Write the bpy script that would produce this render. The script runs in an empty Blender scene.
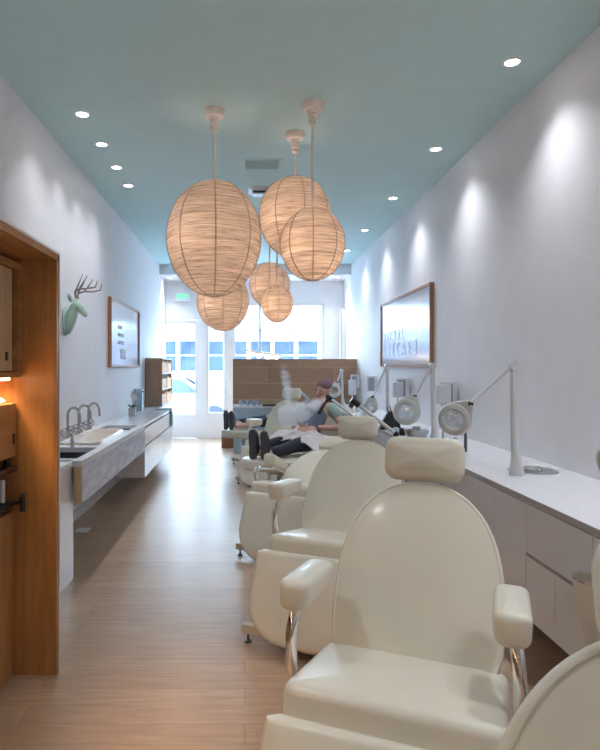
import bpy, bmesh, math, random
from mathutils import Vector, Matrix
from math import sin, cos, pi, radians
random.seed(7)
S = bpy.context.scene
COL = S.collection

# ------------------------------------------------------------------ materials
def new_mat(name):
    m = bpy.data.materials.new(name); m.use_nodes = True
    nt = m.node_tree; b = nt.nodes['Principled BSDF']
    return m, nt, b

def N(nt, t, **kw):
    n = nt.nodes.new(t)
    for k, v in kw.items(): setattr(n, k, v)
    return n

def mat(name, col, rough=.5, metal=0., spec=None, coat=0., var=0., scale=6., stretch=(1,1,1), bump=0., bscale=60.):
    """plain surface with a slight procedural variation of colour"""
    m, nt, b = new_mat(name)
    b.inputs['Roughness'].default_value = rough
    b.inputs['Metallic'].default_value = metal
    if spec is not None: b.inputs['Specular IOR Level'].default_value = spec
    b.inputs['Coat Weight'].default_value = coat
    b.inputs['Coat Roughness'].default_value = .12
    tc = N(nt, 'ShaderNodeTexCoord'); mp = N(nt, 'ShaderNodeMapping')
    mp.inputs['Scale'].default_value = stretch
    nt.links.new(tc.outputs['Object'], mp.inputs['Vector'])
    nz = N(nt, 'ShaderNodeTexNoise'); nz.inputs['Scale'].default_value = scale; nz.inputs['Detail'].default_value = 4
    nt.links.new(mp.outputs[0], nz.inputs['Vector'])
    cr = N(nt, 'ShaderNodeValToRGB')
    v = var if var else .02
    cr.color_ramp.elements[0].position = .3; cr.color_ramp.elements[1].position = .7
    cr.color_ramp.elements[0].color = tuple(max(0, c*(1-v)) for c in col)+(1,)
    cr.color_ramp.elements[1].color = tuple(min(1, c*(1+v)) for c in col)+(1,)
    nt.links.new(nz.outputs['Fac'], cr.inputs['Fac']); nt.links.new(cr.outputs[0], b.inputs['Base Color'])
    if bump:
        n2 = N(nt, 'ShaderNodeTexNoise'); n2.inputs['Scale'].default_value = bscale; n2.inputs['Detail'].default_value = 3
        nt.links.new(mp.outputs[0], n2.inputs['Vector'])
        bp = N(nt, 'ShaderNodeBump'); bp.inputs['Strength'].default_value = bump; bp.inputs['Distance'].default_value = .01
        nt.links.new(n2.outputs['Fac'], bp.inputs['Height']); nt.links.new(bp.outputs[0], b.inputs['Normal'])
    return m

def wood(name, c1, c2, axis='z', rough=.4, scale=5.):
    st = {'x': (.25, 4, 4), 'y': (4, .25, 4), 'z': (4, 4, .25)}[axis]
    m, nt, b = new_mat(name)
    tc = N(nt, 'ShaderNodeTexCoord'); mp = N(nt, 'ShaderNodeMapping'); mp.inputs['Scale'].default_value = st
    nt.links.new(tc.outputs['Object'], mp.inputs['Vector'])
    nz = N(nt, 'ShaderNodeTexNoise'); nz.inputs['Scale'].default_value = scale
    nz.inputs['Detail'].default_value = 8; nz.inputs['Distortion'].default_value = .6
    n2 = N(nt, 'ShaderNodeTexNoise'); n2.inputs['Scale'].default_value = scale*9; n2.inputs['Detail'].default_value = 3
    nt.links.new(mp.outputs[0], nz.inputs['Vector']); nt.links.new(mp.outputs[0], n2.inputs['Vector'])
    mx = N(nt, 'ShaderNodeMath', operation='ADD'); ml = N(nt, 'ShaderNodeMath', operation='MULTIPLY'); ml.inputs[1].default_value = .35
    nt.links.new(n2.outputs['Fac'], ml.inputs[0]); nt.links.new(nz.outputs['Fac'], mx.inputs[0]); nt.links.new(ml.outputs[0], mx.inputs[1])
    cr = N(nt, 'ShaderNodeValToRGB'); cr.color_ramp.elements[0].position = .45; cr.color_ramp.elements[1].position = .9
    cr.color_ramp.elements[0].color = (*c1, 1); cr.color_ramp.elements[1].color = (*c2, 1)
    nt.links.new(mx.outputs[0], cr.inputs['Fac']); nt.links.new(cr.outputs[0], b.inputs['Base Color'])
    b.inputs['Roughness'].default_value = rough
    return m

def planks(name, c1, c2, mortar, bw, bh, rough, swap=None, ms=.0022):
    """boards laid along X (or, with swap, on a vertical plane)"""
    m, nt, b = new_mat(name)
    tc = N(nt, 'ShaderNodeTexCoord')
    vec = tc.outputs['Object']
    if swap:
        sp = N(nt, 'ShaderNodeSeparateXYZ'); cb = N(nt, 'ShaderNodeCombineXYZ')
        nt.links.new(vec, sp.inputs[0])
        nt.links.new(sp.outputs[swap[0]], cb.inputs[0]); nt.links.new(sp.outputs[swap[1]], cb.inputs[1])
        vec = cb.outputs[0]
    br = N(nt, 'ShaderNodeTexBrick')
    br.inputs['Scale'].default_value = 1; br.inputs['Brick Width'].default_value = bw; br.inputs['Row Height'].default_value = bh
    br.inputs['Mortar Size'].default_value = ms; br.inputs['Mortar Smooth'].default_value = .3
    br.inputs['Color1'].default_value = (*c1, 1); br.inputs['Color2'].default_value = (*c2, 1); br.inputs['Mortar'].default_value = (*mortar, 1)
    nt.links.new(vec, br.inputs['Vector'])
    mp = N(nt, 'ShaderNodeMapping'); mp.inputs['Scale'].default_value = (1.2, 14, 1)
    nt.links.new(vec, mp.inputs['Vector'])
    nz = N(nt, 'ShaderNodeTexNoise'); nz.inputs['Scale'].default_value = 3; nz.inputs['Detail'].default_value = 8
    nt.links.new(mp.outputs[0], nz.inputs['Vector'])
    cr = N(nt, 'ShaderNodeValToRGB'); cr.color_ramp.elements[0].position = .3; cr.color_ramp.elements[1].position = .75
    cr.color_ramp.elements[0].color = (.82, .8, .78, 1); cr.color_ramp.elements[1].color = (1.1, 1.1, 1.1, 1)
    nt.links.new(nz.outputs['Fac'], cr.inputs['Fac'])
    mx = N(nt, 'ShaderNodeMix', data_type='RGBA', blend_type='MULTIPLY'); mx.inputs['Factor'].default_value = 1
    nt.links.new(br.outputs['Color'], mx.inputs['A']); nt.links.new(cr.outputs[0], mx.inputs['B'])
    nt.links.new(mx.outputs['Result'], b.inputs['Base Color'])
    b.inputs['Roughness'].default_value = rough
    bp = N(nt, 'ShaderNodeBump'); bp.inputs['Strength'].default_value = .25; bp.inputs['Distance'].default_value = .004; bp.invert = True
    nt.links.new(br.outputs['Fac'], bp.inputs['Height']); nt.links.new(bp.outputs[0], b.inputs['Normal'])
    return m

def emit(name, col, st):
    m, nt, b = new_mat(name)
    b.inputs['Base Color'].default_value = (*col, 1)
    b.inputs['Emission Color'].default_value = (*col, 1); b.inputs['Emission Strength'].default_value = st
    return m

def glass(name, tint=(1,1,1), gloss=.06, rough=.0):
    m = bpy.data.materials.new(name); m.use_nodes = True; nt = m.node_tree; nt.nodes.clear()
    o = N(nt, 'ShaderNodeOutputMaterial'); t = N(nt, 'ShaderNodeBsdfTransparent'); g = N(nt, 'ShaderNodeBsdfGlossy')
    t.inputs[0].default_value = (*tint, 1); g.inputs['Roughness'].default_value = rough
    mx = N(nt, 'ShaderNodeMixShader'); mx.inputs[0].default_value = gloss
    nt.links.new(t.outputs[0], mx.inputs[1]); nt.links.new(g.outputs[0], mx.inputs[2]); nt.links.new(mx.outputs[0], o.inputs[0])
    return m

def shade_mat(name):
    m, nt, b = new_mat(name); nt.nodes.remove(b)
    out = [n for n in nt.nodes if n.type == 'OUTPUT_MATERIAL'][0]
    tc = N(nt, 'ShaderNodeTexCoord'); mp = N(nt, 'ShaderNodeMapping'); mp.inputs['Scale'].default_value = (1.6, 1.6, 42)
    nt.links.new(tc.outputs['Object'], mp.inputs['Vector'])
    nz = N(nt, 'ShaderNodeTexNoise'); nz.inputs['Scale'].default_value = 2.3; nz.inputs['Detail'].default_value = 6; nz.inputs['Roughness'].default_value = .75
    nt.links.new(mp.outputs[0], nz.inputs['Vector'])
    cr = N(nt, 'ShaderNodeValToRGB'); cr.color_ramp.elements[0].position = .36; cr.color_ramp.elements[1].position = .66
    cr.color_ramp.elements[0].color = (.20, .14, .105, 1); cr.color_ramp.elements[1].color = (1.0, .84, .74, 1)
    nt.links.new(nz.outputs['Fac'], cr.inputs['Fac'])
    cd = N(nt, 'ShaderNodeValToRGB'); cd.color_ramp.elements[0].position = .3; cd.color_ramp.elements[1].position = .7
    cd.color_ramp.elements[0].color = (.30, .235, .20, 1); cd.color_ramp.elements[1].color = (.66, .55, .48, 1)
    nt.links.new(nz.outputs['Fac'], cd.inputs['Fac'])
    d = N(nt, 'ShaderNodeBsdfDiffuse'); t = N(nt, 'ShaderNodeBsdfTranslucent'); mx = N(nt, 'ShaderNodeMixShader'); mx.inputs[0].default_value = .42
    nt.links.new(cd.outputs[0], d.inputs[0]); nt.links.new(cr.outputs[0], t.inputs[0])
    bp = N(nt, 'ShaderNodeBump'); bp.inputs['Strength'].default_value = .4; bp.inputs['Distance'].default_value = .006
    nt.links.new(nz.outputs['Fac'], bp.inputs['Height']); nt.links.new(bp.outputs[0], d.inputs['Normal'])
    nt.links.new(d.outputs[0], mx.inputs[1]); nt.links.new(t.outputs[0], mx.inputs[2]); nt.links.new(mx.outputs[0], out.inputs[0])
    return m

M = {}
M['wall'] = mat('wall_paint', (.80,.79,.82), .6)
M['ceil'] = mat('ceiling_paint', (.51,.70,.685), .7)
M['white'] = mat('white_paint', (.82,.83,.84), .35)
M['gloss'] = mat('white_lacquer', (.84,.82,.86), .12, coat=.5)
M['quartz'] = mat('white_quartz', (.80,.80,.83), .2, var=.03, scale=30)
M['seam'] = mat('seam_grey', (.28,.28,.30), .5)
M['edge'] = mat('counter_edge', (.42,.41,.42), .35)
M['floor'] = planks('oak_floor', (.43,.30,.205), (.50,.36,.255), (.32,.22,.16), 1.9, .14, .33)
M['pave'] = mat('pale_concrete', (.45,.47,.50), .8, var=.08)
M['asphalt'] = mat('asphalt', (.30,.31,.34), .85, var=.1)
M['oak_v'] = wood('oak_vertical', (.30,.135,.045), (.50,.255,.10), 'z', .35)
M['oak_y'] = wood('oak_lengthwise', (.30,.135,.045), (.50,.255,.10), 'y', .4)
M['oak_pale'] = wood('oak_pale', (.52,.36,.20), (.66,.48,.29), 'z', .4)
M['desk_oak'] = planks('desk_oak', (.36,.215,.125), (.42,.26,.155), (.50,.34,.22), 1.25, .3, .5, swap=(0,2), ms=.008)
M['brown'] = wood('brown_oak', (.36,.22,.14), (.46,.30,.20), 'z', .5)
M['frame'] = wood('frame_oak', (.27,.11,.05), (.42,.19,.09), 'z', .4)
M['vinyl'] = mat('cream_vinyl', (.715,.68,.575), .36, coat=.15, var=.03, scale=3, bump=.06, bscale=220)
M['pipe'] = mat('cream_piping', (.72,.67,.55), .4)
M['casing'] = mat('cream_plastic', (.58,.53,.43), .4)
M['chrome'] = mat('chrome', (.82,.82,.84), .1, 1.)
M['nickel'] = mat('polished_nickel', (.50,.47,.46), .14, 1.)
M['steel'] = mat('brushed_steel', (.5,.5,.52), .3, 1., var=.1, scale=20, stretch=(1,20,1))
M['darksteel'] = mat('dark_steel', (.16,.16,.17), .35, 1.)
M['black'] = mat('black_plastic', (.015,.015,.017), .35)
M['lampw'] = mat('lamp_white', (.66,.67,.70), .35)
M['lampg'] = mat('lamp_shell', (.60,.64,.63), .35)
M['grey'] = mat('grey_panel', (.27,.33,.38), .4)
M['paleblue'] = mat('pale_blue_panel', (.45,.58,.66), .3)
M['marble'] = mat('washed_marble', (.60,.60,.68), .35, var=.26, scale=3.6, stretch=(1,1,5))
M['ceramic'] = mat('ceramic', (.80,.73,.66), .15, coat=.4)
M['mint'] = mat('mint_resin', (.42,.60,.52), .45)
M['antler'] = mat('antler', (.26,.20,.20), .5, var=.2, scale=30)
M['shade'] = shade_mat('woven_abaca')
M['rib'] = mat('shade_rib', (.40,.33,.28), .7)
M['canopy'] = mat('canopy_cream', (.86,.76,.68), .5)
M['glass'] = glass('window_glass', (.97,.99,1), .05)
M['lens'] = glass('lens_glass', (.9,.95,1), .35, .02)
M['cup'] = glass('cup_glass', (.85,.93,1), .2, .02)
M['bulb'] = emit('bulb_glow', (1,.72,.42), 8)
M['down'] = emit('downlight_glow', (1,.95,.88), 14)
M['led'] = emit('led_strip', (1,.70,.36), 9)
M['exit'] = emit('exit_green', (.0,.55,.22), .9)
M['exitplate'] = mat('exit_plate', (.78,.86,.88), .3)
M['skin'] = mat('skin', (.62,.36,.29), .5)
M['hair'] = mat('mauve_head_wrap', (.23,.13,.17), .8, var=.25, scale=40)
M['gown'] = mat('slate_gown', (.115,.145,.21), .8, var=.1)
M['sage'] = mat('sage_cotton', (.33,.47,.42), .85, var=.06)
M['jeans'] = mat('dark_denim', (.018,.021,.040), .8, var=.25, scale=30)
M['towel'] = mat('white_towel', (.74,.70,.72), .9, var=.04, bump=.3, bscale=40)
M['shoe'] = mat('black_sneaker', (.02,.02,.025), .5)
M['sole'] = mat('sneaker_sole', (.07,.07,.08), .6)
M['whites'] = mat('white_trim', (.75,.75,.78), .5)
M['greyshoe'] = mat('grey_sneaker', (.20,.21,.23), .6)
M['leaf'] = mat('leaf_green', (.06,.18,.05), .4, var=.2)
M['petal'] = mat('petal_white', (.78,.76,.80), .5)
M['pot'] = mat('pot_grey', (.42,.44,.44), .6)
M['orange'] = mat('orange_packs', (.95,.36,.05), .45, var=.2, scale=14)
M['carw'] = mat('car_white', (.40,.44,.50), .15, coat=.6)
M['carglass'] = mat('car_glass', (.03,.06,.13), .3)
M['tyre'] = mat('tyre_rubber', (.04,.05,.07), .7)
M['facade'] = mat('facade_stucco', (.60,.62,.66), .8, var=.04)
M['pane'] = mat('facade_pane', (.05,.075,.16), .6, spec=.1, var=.3, scale=1.5)
M['mirror'] = mat('sign_board', (.72,.73,.80), .16, coat=.3)
M['letter'] = mat('sign_letter', (.95,.95,.98), .16, coat=.3)
M['letterp'] = mat('sign_letter_pale', (.80,.81,.88), .3)

# ------------------------------------------------------------------ mesh helpers
class MB:
    def __init__(s): s.v = []; s.f = []; s.T = Matrix.Identity(4)
    def add(s, vs, fs):
        n = len(s.v); s.v += [tuple(s.T @ Vector(p)) for p in vs]; s.f += [tuple(i+n for i in f) for f in fs]; return s
    def box(s, x0, x1, y0, y1, z0, z1):
        return s.add([(x0,y0,z0),(x1,y0,z0),(x1,y1,z0),(x0,y1,z0),(x0,y0,z1),(x1,y0,z1),(x1,y1,z1),(x0,y1,z1)],
            [(0,3,2,1),(4,5,6,7),(0,1,5,4),(1,2,6,5),(2,3,7,6),(3,0,4,7)])
    def tube(s, pts, r, seg=10, flat=1., cap=True):
        pts = [Vector(p) for p in pts]; rs = r if isinstance(r, (list, tuple)) else [r]*len(pts)
        vs = []; fs = []; up = None
        for i, p in enumerate(pts):
            d = (pts[min(i+1, len(pts)-1)] - pts[max(i-1, 0)]).normalized()
            if up is None:
                up = Vector((0,0,1)) if abs(d.z) < .9 else Vector((0,1,0))
            a = d.cross(up)
            if a.length < 1e-5: a = d.cross(Vector((1,0,0)))
            a.normalize(); b = a.cross(d).normalized(); up = b
            for k in range(seg):
                t = 2*pi*k/seg; vs.append(p + a*cos(t)*rs[i]*flat + b*sin(t)*rs[i])
        for i in range(len(pts)-1):
            for k in range(seg):
                a0 = i*seg+k; a1 = i*seg+(k+1) % seg; fs.append((a0, a1, a1+seg, a0+seg))
        if cap:
            fs.append(tuple(range(seg))[::-1]); fs.append(tuple((len(pts)-1)*seg+k for k in range(seg)))
        return s.add(vs, fs)
    def cyl(s, p, q, r, seg=20, r2=None): return s.tube([p, q], [r, r if r2 is None else r2], seg)
    def lathe(s, prof, c=(0,0,0), seg=32, sx=1., sy=1.):
        vs = []; fs = []
        for (r, z) in prof:
            for k in range(seg):
                t = 2*pi*k/seg; vs.append((c[0]+r*cos(t)*sx, c[1]+r*sin(t)*sy, c[2]+z))
        for i in range(len(prof)-1):
            for k in range(seg):
                a0 = i*seg+k; a1 = i*seg+(k+1) % seg; fs.append((a0, a1, a1+seg, a0+seg))
        return s.add(vs, fs)
    def ell(s, c, rx, ry, rz, seg=20, rings=12, R=None):
        prof = [(max(1e-4, sin(pi*i/rings)), -cos(pi*i/rings)) for i in range(rings+1)]
        old = s.T
        s.T = old @ Matrix.Translation(Vector(c)) @ (R.to_4x4() if R else Matrix.Identity(4)) @ Matrix.Diagonal((rx, ry, rz, 1))
        s.lathe(prof, seg=seg); s.T = old; return s
    def cushion(s, outline, T, r, puff, fn):
        """outline (u,v) ccw; fn(u,v,w) -> xyz ; w in 0..T (front at T)"""
        n = len(outline); O = [Vector(p) for p in outline]
        cen = sum(O, Vector((0, 0)))/n
        nor = []
        for i in range(n):
            d = (O[(i+1) % n]-O[i-1]).normalized(); nor.append(Vector((-d.y, d.x)))
        rings = []
        def ring(ins, w, sc=1.): rings.append([fn(*(cen + (O[i]+nor[i]*ins-cen)*sc), w) for i in range(n)])
        for sc in (.05, .5, .85): ring(r, 0, sc)
        for k in range(5):
            a = pi/2*k/4; ring(r*(1-sin(a)), r*(1-cos(a)))
        for k in range(5):
            a = pi/2*k/4; ring(r*(1-cos(a)), T-r+r*sin(a))
        for sc in (.93, .84, .7, .5, .28, .04): ring(r, T+puff*(1-sc**2.5), sc)
        vs = [p for R in rings for p in R]; fs = []
        for i in range(len(rings)-1):
            for k in range(n):
                a0 = i*n+k; a1 = i*n+(k+1) % n; fs.append((a0, a1, a1+n, a0+n))
        fs.append(tuple(range(n))[::-1]); fs.append(tuple((len(rings)-1)*n+k for k in range(n)))
        return s.add(vs, fs)
    def build(s, name, m, parent=None, smooth=None, bevel=0., loc=None):
        me = bpy.data.meshes.new(name); me.from_pydata(s.v, [], s.f); me.update()
        me.materials.append(m)
        bm = bmesh.new(); bm.from_mesh(me); bmesh.ops.recalc_face_normals(bm, faces=bm.faces); bm.to_mesh(me); bm.free()
        o = bpy.data.objects.new(name, me); COL.objects.link(o)
        if parent: o.parent = parent
        if loc: o.location = loc
        if smooth is None: smooth = True
        if smooth:
            for p in me.polygons: p.use_smooth = True
            try:
                me.set_sharp_from_angle(angle=radians(38))
            except Exception: pass
        if bevel:
            b = o.modifiers.new('Bevel', 'BEVEL'); b.width = bevel; b.segments = 2; b.limit_method = 'ANGLE'; b.angle_limit = radians(40)
        return o

def Bx(*a): return MB().box(*a)
def tag(o, label=None, cat=None, group=None, kind=None):
    if label: o['label'] = label
    if cat: o['category'] = cat
    if group: o['group'] = group
    if kind: o['kind'] = kind
    return o
def empty(name, loc=(0,0,0), rz=0., label=None, cat=None, group=None):
    o = bpy.data.objects.new(name, None); COL.objects.link(o); o.location = loc; o.rotation_euler = (0, 0, rz)
    o.empty_display_size = .1
    return tag(o, label, cat, group)
def struct(o): o['kind'] = 'structure'; return o
def copy_tree(o, parent=None):
    c = o.copy(); COL.objects.link(c)
    if parent: c.parent = parent
    for ch in o.children: copy_tree(ch, c)
    return c
def rrect(w, h, r, n=7, cx=0., cy=0.):
    out = []
    for (sx, sy, a0) in ((1,-1,-90),(1,1,0),(-1,1,90),(-1,-1,180)):
        for k in range(n):
            a = radians(a0+90*k/(n-1)); out.append((cx+sx*(w/2-r)+r*cos(a), cy+sy*(h/2-r)+r*sin(a)))
    return out
def light(name, typ, loc, energy, col, parent=None, **kw):
    d = bpy.data.lights.new(name, typ); d.energy = energy; d.color = col
    for k, v in kw.items(): setattr(d, k, v)
    o = bpy.data.objects.new(name, d); COL.objects.link(o); o.location = loc
    if parent: o.parent = parent
    return o
def text_obj(name, body, size, m, mw, parent, ext=.003):
    c = bpy.data.curves.new(name, 'FONT'); c.body = body; c.size = size; c.extrude = ext; c.align_x = 'CENTER'; c.align_y = 'CENTER'
    c.materials.append(m)
    o = bpy.data.objects.new(name, c); COL.objects.link(o)
    dg = bpy.context.evaluated_depsgraph_get(); dg.update()
    me = bpy.data.meshes.new_from_object(o.evaluated_get(dg)); bpy.data.objects.remove(o)
    if not me.materials: me.materials.append(m)
    o = bpy.data.objects.new(name, me); COL.objects.link(o)
    o.parent = parent; o.matrix_local = mw
    return o

# ------------------------------------------------------------------ room
XL, XR, H, YB, YF = -1.67, 2.07, 3.5, -3.2, 12.7
struct(Bx(XL-.3, XR+.3, YB, YF+.15, -.1, 0).build('floor', M['floor'], smooth=False))
struct(Bx(XL-.12, XL, YB, YF, 0, H).build('wall_left', M['wall'], smooth=False))
struct(Bx(XR, XR+.12, YB, YF, 0, H).build('wall_right', M['wall'], smooth=False))
struct(Bx(XL-.12, XR+.12, YB-.12, YB, 0, H).build('wall_back', M['wall'], smooth=False))
struct(Bx(XL-.12, XR+.12, YB-.12, YF+.15, H, H+.12).build('ceiling', M['ceil'], smooth=False))
struct(Bx(XL, XR, 11.7, YF, 3.3, 3.5-.001).build('trim_1', M['wall'], smooth=False))       # dropped soffit at the shop front
struct(Bx(XL, XL+.015, 2.96, YF-.02, 0, .1).build('baseboard_left', M['white'], smooth=False))
# storefront: wall round door and windows
zk = lambda y: 1.5+(367-y)*YF/600
xk = lambda x: (x-245)*YF/600
d0, d1, g0, g1, w0, w1 = xk(162.5), xk(198), xk(207), xk(226), xk(233), xk(323)
sf = MB()
sf.box(XL, d0, YF-.12, YF, 0, 3.3); sf.box(d0, w0, YF-.12, YF, zk(320), 3.3); sf.box(w0, XR, YF-.12, YF, zk(304), 3.3)
sf.box(d1, g0, YF-.12, YF, 0, zk(320)); sf.box(g1, w0, YF-.12, YF, 0, zk(320)); sf.box(w1, XR, YF-.12, YF, 0, zk(304))
sf.box(g0, g1, YF-.12, YF, 0, .5); sf.box(w0, w1, YF-.12, YF, 0, .5)
struct(sf.build('wall_front', M['white'], smooth=False))
def window(name, x0, x1, z0, z1, mull=()):
    r = empty(name, (0, 0, 0)); struct(r)
    f = MB(); t = .045
    f.box(x0, x1, YF-.1, YF-.03, z0, z0+t); f.box(x0, x1, YF-.1, YF-.03, z1-t, z1)
    f.box(x0, x0+t, YF-.1, YF-.03, z0+t, z1-t); f.box(x1-t, x1, YF-.1, YF-.03, z0+t, z1-t)
    for m_ in mull: f.box(m_-.02, m_+.02, YF-.1, YF-.03, z0+t, z1-t)
    struct(f.build('window_frame', M['white'], r, smooth=False))
    struct(Bx(x0+t, x1-t, YF-.068, YF-.062, z0+t, z1-t).build('window_pane', M['glass'], r, smooth=False))
    return r
window('window_1', g0, g1, .5, zk(320))
window('window_2', w0, w1, .5, zk(304), ())
dr = empty('door_1'); struct(dr)
f = MB(); z1 = zk(322)
f.box(d0, d1, YF-.1, YF-.04, .01, .5); f.box(d0, d1, YF-.1, YF-.04, z1-.06, z1+.03)
f.box(d0, d0+.05, YF-.1, YF-.04, .5, z1-.06); f.box(d1-.06, d1, YF-.1, YF-.04, .5, z1-.06)
struct(f.build('door_frame', M['white'], dr, smooth=False))
struct(Bx(d0+.05, d1-.06, YF-.072, YF-.066, .5, z1-.06).build('door_pane', M['glass'], dr, smooth=False))
struct(MB().tube([(d1-.03, YF-.1, 1.0), (d1-.03, YF-.15, 1.0), (d1-.03, YF-.15, 1.2), (d1-.03, YF-.1, 1.2)], .01).build('door_handle', M['steel'], dr))

# ------------------------------------------------------------------ outside
struct(Bx(-14, 16, YF+.15, 15.2, -.14, -.02).build('pavement', M['pave'], smooth=False))
struct(Bx(-30, 34, 15.2, 40, -.5, -.2).build('road', M['asphalt'], smooth=False))
bld = empty('shop_building', (0, 27, 0), 0, 'pale stucco building across the street with a row of blue-paned windows', 'building')
f = MB(); f.box(-16, 18, 0, 4, -.32, 4.3); f.build('wall', M['facade'], bld, smooth=False)
Bx(-16, 18, -1.0, 0, 3.15, 3.3).build('awning', M['paleblue'], bld, smooth=False)
for i in range(12):
    x = -6.15 + i*1.06
    w = Bx(x, x+.98, -.06, .0, 1.28, 2.72).build('window', M['white'], bld, smooth=False)
    Bx(x+.05, x+.93, -.1, -.06, 2.05, 2.66).build('upper_pane', M['pane'], w, smooth=False)
    Bx(x+.05, x+.93, -.1, -.06, 1.33, 2.0).build('lower_pane', M['pane'], w, smooth=False)
for x in (-2.6, .98, 2.6):
    MB().lathe([(.0, .1), (.25, .08), (.3, 0), (.0, 0)], (x, -.5, 2.78)).build('lamp_shade', M['seam'], bld)

def sedan(loc, rz, label):
    r = empty('car', loc, rz, label, 'car')
    prof = [(-2.2,.3),(-2.22,.62),(-2.1,.82),(-1.7,.9),(-1.05,1.3),(-.5,1.42),(.45,1.42),(1.05,1.0),(1.9,.88),(2.2,.66),(2.22,.3)]
    b = MB(); n = len(prof); vs = []
    for k, y in enumerate((-.86, -.7, .7, .86)):
        for (x, z) in prof:
            zz = z if abs(y) < .8 else min(z, .88) if z > .3 else z
            yy = y if z <= .92 else y*.82
            vs.append((x, yy if abs(y) > .8 else y*.96, zz if abs(y) > .8 else z))
    fs = []
    for k in range(3):
        for i in range(n-1): a = k*n+i; fs.append((a, a+1, a+1+n, a+n))
        fs.append((k*n+n-1, k*n, (k+1)*n, (k+1)*n+n-1))
    fs.append(tuple(range(n))[::-1]); fs.append(tuple(3*n+i for i in range(n)))
    b.add(vs, fs); b.build('body', M['carw'], r, bevel=.03)
    for y in (-.712, .712):
        s_ = 1 if y > 0 else -1
        g = MB(); P = [(-1.45,.95),(-1.0,1.24),(-.5,1.36),(.4,1.36),(.9,.98)]
        g.add([(x, y+s_*.0, z) for x, z in P]+[(x, y+s_*.02, z) for x, z in P], [(0,1,2,3,4),(9,8,7,6,5)]+[(i, i+5, (i+1) % 5+5, (i+1) % 5) for i in range(5)])
        g.build('side_window', M['carglass'], r, smooth=False)
        for x in (-1.4, 1.35):
            MB().cyl((x, y+s_*.0, .32), (x, y+s_*.2, .32), .32, 24).build('wheel', M['tyre'], r)
    g = MB(); g.add([(.5,-.6,1.40),(.5,.6,1.40),(1.02,.62,1.05),(1.02,-.62,1.05)], [(0,1,2,3)]); g.T = Matrix.Translation((0.02,0,.02))
    g.add([(.5,-.6,1.42),(.5,.6,1.42),(1.02,.62,1.07),(1.02,-.62,1.07)], [(0,1,2,3)]); g.build('windscreen', M['carglass'], r, smooth=False)
    return r
sedan((-2.2, 17.5, -.2), 0, 'white sedan parked outside, seen through the glazed shop door')

# ------------------------------------------------------------------ wooden portal + its cabinet
PX, PY, PZ = -.916, 2.92, 2.02
pr = empty('wood_portal', (PX, PY, 0), 0, 'floor-to-head oak-lined alcove surround with thin white outer edge', 'alcove surround')
Bx(-.735, 0, 0, .04, 0, PZ).build('side_panel', M['oak_v'], pr, smooth=False)
Bx(-.735, 0, -4.2, 0, PZ-.0, PZ+.03).build('top_panel', M['oak_y'], pr, smooth=False)
f = MB(); f.box(-.74, .001, .041, .047, 0, PZ+.042); f.box(-.74, .002, -4.2, .041, PZ+.0305, PZ+.042); f.box(.0005,.002,.034,.041,0,PZ+.0305); f.build('white_casing', M['white'], pr, smooth=False)
uc = empty('upper_cabinet', (-1.09, 2.92, 0), 0, 'oak wall cabinet with a flush door and warm light strip beneath', 'cabinet')
f = MB(); y0 = -3.4
f.box(-.54, 0, y0, 0, 1.45, 1.475); f.box(-.54, 0, y0, 0, 1.97, 2.0); f.box(-.54, 0, -.03, -.0005, 1.475, 1.97); f.box(-.54, -.5, y0, -.03, 1.475, 1.97)
f.build('body', M['oak_y'], uc, smooth=False)
d = Bx(-.05, -.025, y0, -.05, 1.48, 1.965).build('door', M['oak_pale'], uc, smooth=False)
Bx(-.025, -.018, -.13, -.11, 1.53, 1.57).build('handle', M['black'], d, smooth=False)
Bx(-.045, -.015, y0, -.10, 1.438, 1.4495).build('light_strip', M['led'], uc, smooth=False)
a = light('cabinet_strip_lamp', 'AREA', (-.07, -1.0, 1.434), 8, (1,.62,.28), uc, shape='RECTANGLE', size=.04, size_y=1.9, spread=radians(110))
lc = empty('lower_cabinet', (-1.11, 2.92, 0), 0, 'oak drawer box below the lit wall cabinet in the alcove', 'cabinet')
Bx(-.52, 0, -3.4, -.012, 1.07, 1.326).build('body', M['oak_y'], lc, smooth=False, bevel=.003)
Bx(-.02, .004, -.055, -.035, 1.13, 1.18).build('catch', M['black'], lc, smooth=False)
bc = empty('base_cabinet', (-1.13, 2.92, 0), 0, 'tall oak base unit standing on the floor inside the alcove', 'cabinet')
Bx(-.50, 0, -3.4, -.0005, 0, .80).build('body', M['oak_v'], bc, smooth=False)
sh = empty('metal_shelf', (-1.10, 2.9, 1.0), 0, 'thin black metal ledge between the oak drawer box and base unit', 'shelf')
Bx(-.5, 0, -3.3, 0, 0, .012).build('tray', M['black'], sh, smooth=False)
Bx(-.006, 0, -3.3, 0, .012, .03).build('lip', M['darksteel'], sh, smooth=False)
bt = empty('bottle', (-1.135, 2.86, 1.0125), 0, 'small black bottle with pump standing on the black metal ledge', 'bottle')
MB().lathe([(.001,0),(.016,0),(.017,.01),(.017,.075),(.008,.09),(.008,.1),(.001,.1)]).build('body', M['black'], bt)
MB().tube([(0,0,.09),(0,0,.125),(0,-.02,.128)], .004).build('pump', M['black'], bt)
cd = MB().lathe([(.001,0),(.0135,0),(.0135,.1),(.011,.105),(.001,.105)]).build('candle', M['whites'], loc=(-1.15, 2.84, .858))
tag(cd, 'slim white candle standing below the black metal ledge', 'candle')
rl = empty('wall_bracket', (-1.10, 2.88, .85), 0, 'black swivel bracket with a thumbscrew under the alcove shelf', 'bracket')
Bx(-.5, .0, -.3, 0, -.008, .004).build('shelf_plate', M['black'], rl, smooth=False)
MB().cyl((0,-.01,0),(.03,-.01,0),.009).build('arm', M['black'], rl)
MB().cyl((.035,-.01,-.04),(.035,-.01,.03),.013).build('joint', M['black'], rl)
MB().cyl((.03,-.01,.04),(.06,-.01,.046),.006).build('thumbscrew', M['darksteel'], rl)
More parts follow.
